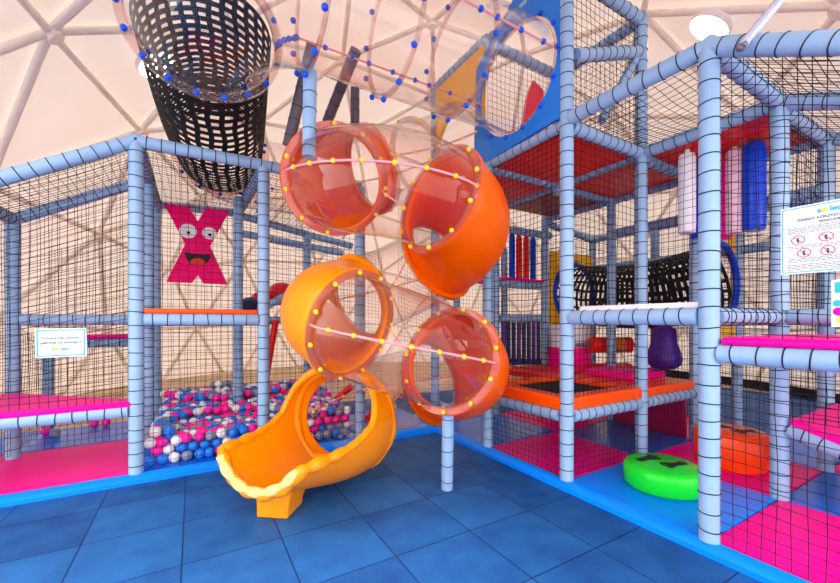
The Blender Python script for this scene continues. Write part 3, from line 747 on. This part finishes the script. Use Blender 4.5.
shell(elb, [TR + .03 * k / n for k in range(n + 1)]).build('clear_elbow', CLEAR, ct)
line = []
for k in range(n + 1):
    t = (elb[min(k + 1, n)] - elb[max(k - 1, 0)]).normalized(); a, bq = basis(t)
    line.append(elb[k] + (bq if True else a) * (TR + .03))
mb = MB(); mb.sweep(line, .008, 6); mb.build('seam_strip', SEAM, ct)
for k in range(1, n, 3): bolt(BB, line[k], ct)
E0 = elb[-1]
flange(E0, (0, 1, 0), TR + .02, TR + .075, .035, CLF, ct); ring_bolts(BB, E0, (0, 1, 0), TR + .055, 18, ct, -.02, .3)
# hanging webbing tunnel from the elbow toward the left frame
n = 24; E1 = V((.26, 4.78, 3.12))
cl = [E0.lerp(E1, k / n) + V((0, .03, -.10 * math.sin(PI * k / n))) for k in range(n + 1)]
web_tunnel('net_tunnel', cl, [TR - .01 + .02 * k / n * 0 for k in range(n + 1)], 'black webbing tunnel hanging overhead from the clear elbow to above the left frame', nl=28, strap=.04)
c2 = empty('clear_elbow', E1, 'far clear elbow with blue bolts where the overhead webbing tunnel ends', 'tube')
n = 12; el2 = [E1 + V((.5 * (1 - math.cos(PI / 2 * k / n)), .04 + .5 * math.sin(PI / 2 * k / n), 0)) for k in range(n + 1)] + [E1 + V((.5 + .2 * k, .54, 0)) for k in range(1, 5)]
clear_line(c2, el2, TR, CLEAR, BB)
flange(el2[0], (0, 1, 0), TR - .005, TR + .04, .035, CLF, c2); ring_bolts(BB, el2[0], (0, 1, 0), TR + .035, 14, c2, -.02)
flange(el2[n], (1, 0, 0), TR - .005, TR + .04, .035, CLF, c2); ring_bolts(BB, el2[n], (1, 0, 0), TR + .035, 12, c2, -.02)
flange(el2[-1], (1, 0, 0), TR - .005, TR + .04, .035, CLF, c2); ring_bolts(BB, el2[-1], (1, 0, 0), TR + .035, 12, c2, -.02)

# ------------------------------------------------------------------ spiral slide
SX, SY = -.185, 3.1; RC, RT = .5, .36
ts = empty('tube_slide', w(SX, SY), 'orange and clear spiral tube slide standing on the blue rubber floor', 'slide')
ZK = [(-620, 3.0), (-507, 2.62), (-420, 2.285), (-320, 2.10), (-250, 1.90), (-130, 1.44), (-36, 1.225), (54, .965), (145, .70), (200, .57), (300, .4)]
def zz(th):
    for i in range(len(ZK) - 1):
        if ZK[i][0] <= th <= ZK[i + 1][0]: break
    def sl(k):
        a, b_ = ZK[max(k - 1, 0)], ZK[min(k + 1, len(ZK) - 1)]; return (b_[1] - a[1]) / (b_[0] - a[0])
    (x0, y0_), (x1, y1_) = ZK[i], ZK[i + 1]; h = x1 - x0; t = (th - x0) / h
    return (2 * t**3 - 3 * t * t + 1) * y0_ + (t**3 - 2 * t * t + t) * h * sl(i) + (-2 * t**3 + 3 * t * t) * y1_ + (t**3 - t * t) * h * sl(i + 1)
def sp(th): a = math.radians(th); return w(SX + RC * math.sin(a), SY - RC * math.cos(a), zz(th))
def arc(a, b, n): return [sp(a + (b - a) * k / n) for k in range(n + 1)]
def tang(th): return (sp(th + 2) - sp(th - 2)).normalized()
def bend(a, b, m):
    n = 20; pts = arc(a, b, n); rr = [RT * (1 + .07 * math.sin(PI * k / n) ** .7) for k in range(n + 1)]
    solid(shell(pts, rr, 48).build('bend', m, ts), .012)
    for th, s in ((a, -1), (b, 1)): flange(sp(th), tang(th), RT - .015, RT + .038, .03, m, ts)
def clr(a, b, nm='clear_section'):
    n = 16; pts = arc(a, b, n); clear_line(ts, pts, RT - .004, CLEARO, YB_ME, True, .17, (PI / 2, -PI / 2))
    for th, s in ((a, 1), (b, -1)):
        p = sp(th) + tang(th) * .026 * s; flange(p, tang(th), RT - .01, RT + .036, .018, CLF, ts)
        ring_bolts(YB_ME, p, tang(th), RT + .018, 11, ts, .018 * s, .3)
bend(-507, -420, ORANGE); clr(-420, -320); bend(-320, -225, ORANGE); clr(-225, -134); bend(-134, -36, AMBER); clr(-36, 54); bend(54, 142, ORANGE)
# entry straight from the yellow panel
p1 = sp(-507); ent = [V(SE) .lerp(p1, k / 12) + V((0, 0, -.04 * math.sin(PI * k / 12))) for k in range(13)]
clear_line(ts, ent, RT - .004, CLEARO, YB_ME)
for k in (0, 6, 12): flange(ent[k], ent[1] - ent[0], RT - .01, RT + .038, .03, CLF, ts)
ring_bolts(YB_ME, ent[6], ent[1] - ent[0], RT + .03, 8, ts, .02); ring_bolts(YB_ME, ent[12], ent[1] - ent[0], RT + .03, 8, ts, -.02)
# run-out: clear piece to the chute
HP = w(-.60, 3.28, .45); HD = w(-.3, -.95, -.06).normalized()
a0 = arc(142, 200, 8); q0 = a0[-1]; q3 = HP; q1 = q0 + tang(200) * .12; q2 = q3 - HD * .12
bz = [(1 - t) ** 3 * q0 + 3 * (1 - t) ** 2 * t * q1 + 3 * (1 - t) * t * t * q2 + t ** 3 * q3 for t in [k / 10 for k in range(1, 11)]]
clear_line(ts, a0 + bz, RT - .01, CLEARO, YB_ME)
flange(sp(142) + tang(142) * .026, tang(142), RT - .01, RT + .036, .018, CLF, ts); ring_bolts(YB_ME, sp(142) + tang(142) * .03, tang(142), RT + .018, 11, ts, .018)
# exit chute
def chute():
    up = V((0, 0, 1)); L = 1.05
    B = [HP, w(-.585, 3.0, .46), w(-.79, 2.76, .52), w(-.965, 2.44, .645)]
    def cen(s): return (1 - s) ** 3 * B[0] + 3 * (1 - s) ** 2 * s * B[1] + 3 * (1 - s) * s * s * B[2] + s ** 3 * B[3]
    def dirn(s):
        t = cen(min(s + .01, 1.01)) - cen(s - .01); t.z = 0; return t.normalized()
    S0 = .24
    ns, na = 48, 44
    def rad(s): return RT + .005 + .06 * min(1, s / S0) + .02 * max(0, (s - S0)) / (1 - S0)
    def phi(s):
        if s < S0: return math.radians(179.9)
        t = (s - S0) / (1 - S0)
        if t < .42:
            q = t / .42; q = q * q * (3 - 2 * q); return math.radians(172 + (88 - 172) * q ** .75)
        return math.radians(88 + (56 - 88) * ((t - .42) / .58) ** .8)
    def S(s, a):
        q = a * phi(s); ax = dirn(s); sd = ax.cross(up); r = rad(s)
        t = max(0, (s - .6) / .4)
        c = cen(s) + ax * (.1 * t ** 3 * math.cos(q * .9))
        flat = 1
        return c + sd * (r * math.sin(q)) + up * (-r * math.cos(q) * (flat if math.cos(q) > 0 else 1))
    mb = MB(); vs = [S(i / ns, -1 + 2 * j / na) for i in range(ns + 1) for j in range(na + 1)]
    fs = [(i * (na + 1) + j, i * (na + 1) + j + 1, (i + 1) * (na + 1) + j + 1, (i + 1) * (na + 1) + j) for i in range(ns) for j in range(na)]
    mb.add(vs, fs); ch = mb.build('exit_chute', AMBER, ts, sharp=80)
    ch['label'] = 'amber open chute at the bottom of the slide'
    solid(ch, .03, 0)
    ax = dirn(1); sd = ax.cross(up)
    # rolled, scalloped rim around the opening
    K = [S0 + (1 - S0) * i / 60 for i in range(61)]
    edge = [S(k, -1) for k in K] + [S(1, -1 + 2 * j / 50) for j in range(1, 50)] + [S(k, 1) for k in reversed(K)]
    d = 0; rr = [.03]
    for i in range(1, len(edge)):
        d += (edge[i] - edge[i - 1]).length; e_ = min(i, len(edge) - 1 - i); rr.append(.024 + .014 * max(0, 1 - e_ / 14) + .018 * abs(math.sin(d * PI / .15)) * max(.12, min(1, (e_ - 30) / 22)))
    rm = MB(); rm.sweep(edge, rr, 10); rm.build('rim', AMBER, ch, sharp=80)
    # pale band that paints a shine highlight onto the front lip
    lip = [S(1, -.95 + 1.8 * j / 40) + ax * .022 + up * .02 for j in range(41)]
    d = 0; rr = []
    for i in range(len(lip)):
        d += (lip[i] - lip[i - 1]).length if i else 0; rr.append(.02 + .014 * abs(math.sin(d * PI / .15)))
    rm = MB(); rm.sweep(lip, rr, 10); o = rm.build('lip_edge', LIP_SHINE, ch, sharp=80); o['label'] = 'pale scalloped lip with painted shine'
    # inlet collar and hood
    for nm, sv, R1, r1 in (('inlet_collar', 0, RT + .012, .014), ('hood_rim', S0 - .01, rad(S0) - .005, .034)):
        a = dirn(sv).cross(up); c0 = cen(sv)
        ring = [c0 + (a * math.cos(2 * PI * k / 48) + up * math.sin(2 * PI * k / 48)) * R1 for k in range(48)]
        if sv: ring = [p for p in ring if p.z - c0.z > -.36]
        hm = MB(); hm.sweep(ring, [r1 + .006 * math.sin(k * PI / 3) for k in range(len(ring))], 14, closed=True); hm.build(nm, AMBER, ch, sharp=80)
    # foot
    fb = MB(); fc = w(-.915, 2.6, .5); zb = -fc.z; ax = w(-.12, -.99).normalized(); sd = ax.cross(up)
    def q(x, y, z): return fc + ax * x + sd * y + up * z
    top = -.32; vs = []
    for z, x0, x1, yw in ((zb + .001, -.06, .17, .105), (zb + .05, -.07, .17, .105), (zb + .1, -.13, .165, .11), (-.337, -.26, .16, .12)):
        vs += [q(x0, -yw, z), q(x1, -yw, z), q(x1, yw, z), q(x0, yw, z)]
    fs = [(3, 2, 1, 0), (12, 13, 14, 15)] + [(k * 4 + i, k * 4 + (i + 1) % 4, k * 4 + 4 + (i + 1) % 4, k * 4 + 4 + i) for k in range(3) for i in range(4)]
    fb.add(vs, fs); bevel(fb.build('foot', AMBER, ch), .015)
chute()
# supports
pole(ts, w((447 - 420) / F_PX * 2.87, 2.87, 0), w(.2, 2.75, .6), 'support_post', .043, .12, False)
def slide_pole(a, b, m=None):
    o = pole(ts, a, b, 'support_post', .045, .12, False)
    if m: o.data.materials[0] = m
SHADED_FOAM = mat('shaded_foam', (92, 84, 96), .5)  # same foam as the other poles, with shade put into its colour
def atY(u, v, Y): return w((u - 420) / F_PX * Y, Y, H + (321 - v) / F_PX * Y)
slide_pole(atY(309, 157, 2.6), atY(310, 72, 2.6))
slide_pole(atY(288, 146, 3.15), atY(312, 45, 3.05), SHADED_FOAM); slide_pole(atY(327, 122, 3.5), atY(356, 50, 3.05), SHADED_FOAM); slide_pole(atY(355, 130, 3.9), atY(355, 88, 3.9), SHADED_FOAM)

# ------------------------------------------------------------------ drums
def drum(c, r, h, m, label, feet):
    e = empty('stepping_drum', (c[0], c[1], MZ), label, 'drum'); M = Matrix.Translation((c[0], c[1], MZ))
    mb = MB(); mb.lathe([(0, .001), (r - .02, .001), (r, .02), (r, h - .035), (r - .01, h - .012), (r - .035, h), (0, h)], M, 48); mb.build('body', m, e, sharp=50)
    mb = MB()
    for fx, fy, rz in feet:
        Mf = Matrix.Translation((c[0] + fx, c[1] + fy, MZ + h + .0015)) @ Matrix.Rotation(rz, 4, 'Z') @ Matrix.Diagonal((1.3, 1.25, 1, 1))
        sole = [(-.072, -.012), (-.06, -.026), (-.03, -.022), (0, -.012), (.03, -.03), (.045, -.036), (.055, -.01), (.05, .02), (.035, .034), (.01, .02), (-.03, .02), (-.06, .022)]
        mb = MB(); mb.prism(sole, Mf, .003)
        for k in range(5):
            q = -.9 + 1.8 * k / 4; cx, cy = .052 + .022 * math.cos(q), .04 * math.sin(q) * 1.1; rr = .008 + .003 * (k == 4)
            mb.prism([(cx + rr * 1.35 * math.cos(t * PI / 5), cy + rr * math.sin(t * PI / 5)) for t in range(10)], Mf, .003)
        mb.build('footprint', BLACK, e)
    return e
va = math.atan2(-.507, .862)
drum((2.925, 1.51), .255, .165, GREEN, 'low green drum with two black footprints on the light blue mat', [(-.02, .11, va + .35), (.05, -.06, va + PI + .25)])
drum((3.85, 1.455), .25, .29, ODRUM, 'taller orange drum with black footprints on the pink mat', [(-.02, .08, va + .3), (.04, -.09, va + PI + .2)])

# ------------------------------------------------------------------ punch bags, rollers
def bag(p, r, z0, z1, m, label, strap=True, group='punch bags'):
    e = empty('punch_bag', (p[0], p[1], z0), label, 'punch bag', group); M = Matrix.Translation((p[0], p[1], 0))
    mb = MB(); mb.lathe([(0, z0), (r * .93, z0), (r, z0 + .015), (r, z0 + .07), (r * 1.03, z0 + .075), (r * 1.03, z1 - .1), (r * 1.0, z1 - .03), (r * .9, z1), (0, z1 + .005)], M, 24); mb.build('body', m, e, sharp=50)
    if strap:
        mb = MB(); mb.sweep([(p[0], p[1], z1), (p[0], p[1], 2.695)], r * .3, 8); mb.build('strap', m, e)
def bagpos(u, Y): v_ = w((u - 420) / F_PX * Y, Y); return v_.x, v_.y
bag(bagpos(687, 3.25), .062, 1.99, 2.65, WHITE, 'white punch bag left of the big front pole, leftmost of the hanging bags')
bag(bagpos(699, 3.45), .06, 1.99, 2.6, DBLUE, 'dark blue punch bag just behind the left white bag')
bag(bagpos(724, 3.5), .06, 2.0, 2.65, PINK, 'pink punch bag half hidden by the big front pole')
bag(bagpos(735, 3.2), .062, 1.98, 2.66, PALEP, 'pale pink punch bag right of the big front pole')
bag(bagpos(754, 3.1), .075, 1.98, 2.67, DBLUE, 'bright blue punch bag, rightmost of the hanging bags')
# purple bulb bag
pb = bagpos(664, 4.1); e = empty('punch_bag', (pb[0], pb[1], .7), 'dark purple pear shaped punch bag hanging behind the trampoline deck', 'punch bag')
mb = MB(); mb.lathe([(0, .735), (.1, .745), (.155, .79), (.17, .85), (.15, .93), (.12, 1.02), (.112, 1.16), (.05, 1.2), (0, 1.2)], Matrix.Translation((pb[0], pb[1], 0)), 28); mb.build('body', PURP, e, sharp=70)
mb = MB(); mb.sweep([(pb[0], pb[1], 1.19), (pb[0], pb[1], 1.26)], .02, 8); mb.build('strap', PURP, e)
for i, (u, m, cn) in enumerate(((512, DBLUE, 'leftmost blue roller of the row above the pink shelf'), (519, REDV, 'left red roller of the row above the pink shelf'), (526, REDV, 'right red roller of the row above the pink shelf'), (533, DBLUE, 'rightmost blue roller of the row above the pink shelf'))):
    k = (u - 420) / F_PX; Y = (YD + .12) / (-.507 * k + .862); x = w(k * Y, Y).x
    mb = MB(); mb.lathe([(0, 1.825), (.042, 1.825), (.042, 2.4), (.03, 2.41), (.03, 2.44), (0, 2.44)], Matrix.Translation((x, YD + .12, 0)), 18)
    tag(mb.build('vertical_roller', m, None, sharp=50), cn, 'roller', 'vertical rollers')
for i in range(8):
    x = XB + .09 + i * .093
    mb = MB(); mb.lathe([(0, .66), (.03, .66), (.03, 1.235), (0, 1.235)], Matrix.Translation((x, YD + .02, 0)), 12)
    tag(mb.build('curtain_roller', NAVY if i % 3 else PURP, None, sharp=50), 'dark vertical roller in the curtain under the roller shelf', 'roller', 'dark curtain rollers')
# padded column white over pink
e = empty('foam_cylinder', (4.42, 3.56, MZ), 'wide padded column, white above and pink below, behind the trampoline', 'column')
mb = MB(); mb.lathe([(0, MZ), (.27, MZ), (.28, MZ + .02), (.28, .9), (0, .9)], Matrix.Translation((4.42, 3.5, 0)), 32); mb.build('lower_pad', PINK, e, sharp=50)
mb = MB(); mb.lathe([(0, .9), (.27, .9), (.27, 1.17), (.25, 1.2), (0, 1.2)], Matrix.Translation((4.42, 3.5, 0)), 32); mb.build('upper_pad', WHITE, e, sharp=50)
for z, lb in ((.95, 'upper horizontal red and orange foam roller behind the trampoline'), (.62, 'lower horizontal red and orange foam roller behind the trampoline')):
    a = atY(590, 321, 4.85); a.z = z; c = atY(630, 321, 4.85); c.z = z
    e = empty('foam_roller', a, lb, 'roller', 'horizontal foam rollers')
    for k, (s0, s1, m) in enumerate(((0, .42, REDV), (.42, .8, mat('tan_vinyl', (225, 120, 10), .4)), (.8, 1, REDV))):
        mb = MB(); mb.sweep([a.lerp(c, s0), a.lerp(c, s1)], .1, 20); mb.build('foam_sleeve', m, e, sharp=50)
    mb = MB(); mb.sweep([a.lerp(c, -.35), a.lerp(c, 1.35)], .02, 8); mb.build('axle', GALV, e)

# ------------------------------------------------------------------ red slide and odds at the back of the ball pit
def beamslide():
    e = empty('wave_slide', (.9, 5.9, 0), 'red slide with padded rails behind the ball pit net', 'slide')
    for u0, v0, u1, v1, m, r in ((276, 320, 264, 392, REDV, .045), (322, 418, 352, 386, REDV, .04), (360, 428, 392, 398, REDV, .045), (268, 306, 300, 292, FOAM, .05)):
        Y = 5.3 if u0 < 300 else 4.6
        mb = MB(); A, B = atY(u0, v0, Y), atY(u1, v1, Y); mb.sweep([A.lerp(B, k / 6) + V((0, 0, .03 * math.sin(PI * k / 6))) for k in range(7)], r, 14); mb.build('rail', m, e)
beamslide()
for u, v, Y, r, m, lb in ((282, 294, 5.6, .2, mat('crimson_vinyl', (225, 10, 50), .4), 'red dome shaped pad on the slide platform behind the ball pit'), (250, 306, 5.5, .15, NAVY, 'dark navy dome pad beside the pink X figure'), (262, 300, 5.8, .16, REDV, 'small red pad left of the red dome pad')):
    p = atY(u, v, Y); mb = MB(); mb.sphere(p, r, 20, 12, sc_=(1, 1, .85)); tag(mb.build('dome_pad', m), lb, 'pad')

# ------------------------------------------------------------------ signs
def text(s, M, size, m, parent, name='lettering', align_='CENTER', bold=0, sx=1):
    cu = bpy.data.curves.new('t', 'FONT'); cu.body = s; cu.size = size; cu.align_x = align_; cu.align_y = 'CENTER'; cu.extrude = .0006; cu.offset = bold
    o = bpy.data.objects.new('t', cu); C.objects.link(o); bpy.context.view_layer.update()
    me = bpy.data.meshes.new_from_object(o.evaluated_get(bpy.context.evaluated_depsgraph_get())); bpy.data.objects.remove(o); me.materials.clear(); me.materials.append(m)
    me.transform(M @ Matrix.Diagonal((sx, 1, 1, 1))); me.name = name
    return link(name, me, parent)
def rect(M, x0, x1, y0, y1, z, m, parent, name, d=.001):
    mb = MB(); mb.box((x0, y0, z), (x1, y1, z + d), 0, M); return mb.build(name, m, parent, smooth=False)
def logo(M, cx, cy, s, parent):
    # s, a sun disc, l e o
    text('s', M @ Matrix.Translation((cx - 1.32 * s, cy, .004)), s * 1.15, CYAN, parent, 'logo_letter', bold=s * .02)
    mb = MB(); mb.prism([(cx - .72 * s + .32 * s * math.cos(k * PI / 12), cy - .06 * s + .32 * s * math.sin(k * PI / 12)) for k in range(24)], M @ Matrix.Translation((0, 0, .004)), .001); mb.build('logo_sun', SUNY, parent)
    text('leo', M @ Matrix.Translation((cx + .55 * s, cy, .004)), s * 1.15, CYAN, parent, 'logo_letter', bold=s * .02)
# small sign, left
M = frame_M((-.81, YL - .065, 1.095), (1, 0, .035), (0, 0, 1)); 
M = frame_M((-.81, YL - .065, 1.095), (1, 0, .012), (-.012, 0, 1))
e = empty('notice_sign', M.translation, 'small white notice with cyan border tied to the left net', 'sign')
mb = MB(); mb.box((-.138, -.102, -.004), (.138, .102, 0), 0, M); mb.build('board', SIGN, e, smooth=False)
for r in ((-.13, .13, .086, .094), (-.13, .13, -.094, -.086), (-.13, -.122, -.094, .094), (.122, .13, -.094, .094)): rect(M, *r, .0005, CYAN, e, 'border')
text('Prosimy nie wynosić', M @ Matrix.Translation((0, .035, .003)), .026, INK, e); text('piłeczek na zewnątrz', M @ Matrix.Translation((0, .002, .003)), .026, INK, e)
logo(M, 0, -.042, .034, e)
# rules sign, right : plane x = XA facing -x, local x = -y
M = frame_M((XA - .065, .55, 1.615), (0, -1, 0), (0, 0, 1))
e = empty('rules_sign', M.translation, 'large white rules sign with red pictograms tied to the right net', 'sign')
mb = MB(); mb.box((-.145, -.152, -.004), (.2, .152, 0), 0, M); mb.build('board', SIGN, e, smooth=False)
rect(M, -.14, -.136, -.146, .146, .0005, CYAN, e, 'border'); rect(M, -.14, .195, .142, .146, .0005, CYAN, e, 'border'); rect(M, -.14, .195, -.146, -.142, .0005, CYAN, e, 'border')
logo(M, .02, .118, .028, e)
text('ZASADY KORZYSTANIA Z SALI', M @ Matrix.Translation((.02, .088, .003)), .0155, INK, e); text('REGULAMIN', M @ Matrix.Translation((.02, .07, .003)), .0135, INK, e)
rl = random.Random(5)
for y in (.055, .047, .039, .031, -.028, -.036, -.085, -.092, -.099, -.112, -.119, -.126, -.133):
    vs = []; fs = []; x = -.12; mb = MB()
    while x < .15:
        ww = rl.uniform(.008, .022); x1 = min(x + ww, .18); mb.box((x, y - .0013, .0005), (x1, y + .0011, .001), 0, M); mb.box((x1, y - .0013, .0005), (x1 + .004, y - .001, .001), 0, M); x = x1 + .004
    mb.build('text_line', INK, e, smooth=False)
for (cx, cy) in ((-.085, .0), (.005, .0), (.1, .0), (-.065, -.06), (.01, -.06), (.08, -.06)):
    mb = MB(); mb.sweep([M @ V((cx + .022 * math.cos(k * PI / 12), cy + .019 * math.sin(k * PI / 12), .002)) for k in range(24)], .0018, 5, closed=True)
    mb.sweep([M @ V((cx - .015, cy + .013, .002)), M @ V((cx + .015, cy - .013, .002))], .0015, 5); pg = mb.build('pictogram', REDI, e)
    mb = MB(); mb.sphere(M @ V((cx, cy + .006, .001)), .004, 8, 6); mb.sweep([M @ V((cx - .004, cy + .001, .001)), M @ V((cx + .002, cy - .012, .001))], .003, 6); mb.build('figure', INK, pg)
# colourful poster at the right border
M = frame_M((XA - .065, .44, 1.325), (0, -1, 0), (0, 0, 1))
e = empty('poster', M.translation, 'small colourful poster cut by the right edge below the rules sign', 'sign')
mb = MB(); mb.box((-.09, -.1, -.004), (.1, .1, 0), 0, M); mb.build('board', SIGN, e, smooth=False)
rect(M, -.08, .09, .045, .09, .0005, CYAN, e, 'picture'); 
for cx, cy, r, m in ((-.072, 0, .014, CYAN), (-.068, -.035, .018, PINK), (-.06, -.07, .016, SUNY), (-.02, -.01, .02, CYAN), (-.01, -.06, .02, PINK), (.05, -.03, .025, SUNY)):
    mb = MB(); mb.prism([(cx + r * math.cos(k * PI / 10), cy + r * math.sin(k * PI / 10)) for k in range(20)], M @ Matrix.Translation((0, 0, .001)), .001); mb.build('spot', m, e)

# ------------------------------------------------------------------ top right: brace rod and flood lamp
e = empty('brace_rod', atY(744, 46, 1.95), 'white flat steel brace rod bolted to the top beam at the upper right', 'rod')
a, c = atY(741, 47, 1.9), atY(790, -12, 1.86); mb = MB(); mb.sweep([a, c], .022, 8); mb.build('bar', STEEL, e)
mb = MB(); mb.sphere(a, .022, 12, 8); mb.sphere(a - w(0, 1) * .02, .014, 10, 6); mb.build('bolt', GALV, e)
p = atY(831, 18, 3.9); e = empty('flood_lamp', p, 'grey flood lamp mounted on the dome strut at the upper right corner', 'lamp')
R_ = frame_M(p, (.862, -.507, 0), (0, .3, 1))
mb = MB(); mb.box((-.1, -.09, -.04), (.1, .09, .06), 0, R_); bevel(mb.build('housing', GALV, e), .02)
mb = MB(); mb.box((-.08, -.07, .06), (.08, .07, .066), 0, R_); mb.build('glass', GLASSY, e)
mb = MB(); mb.sweep([R_ @ V((-.12, 0, 0)), R_ @ V((-.12, .09, -.05)), R_ @ V((0, .14, -.1)), R_ @ V((.12, .09, -.05)), R_ @ V((.12, 0, 0))], .014, 8); mb.build('bracket', GALV, e)
flush_ties()

# ------------------------------------------------------------------ light
wd = bpy.data.worlds.new('world'); sc.world = wd; wd.use_nodes = True
bg = wd.node_tree.nodes['Background']; bg.inputs['Color'].default_value = (1, .985, .97, 1); bg.inputs['Strength'].default_value = 3.9
sd = bpy.data.lights.new('sun', 'SUN'); sd.energy = 2.5; sd.angle = math.radians(12); sd.color = (1, .97, .92)
so = bpy.data.objects.new('sun', sd); C.objects.link(so); so.rotation_euler = V((.7, -.25, -.8)).to_track_quat('-Z', 'Y').to_euler()
sc.cycles.transparent_max_bounces = 24; sc.cycles.max_bounces = 10; sc.cycles.diffuse_bounces = 5; sc.cycles.transmission_bounces = 8
sc.view_settings.view_transform = 'Standard'; sc.view_settings.look = 'None'; sc.view_settings.gamma = 1; sc.view_settings.exposure = 0.2
try: sc.view_settings.use_curve_mapping = False
except Exception: pass
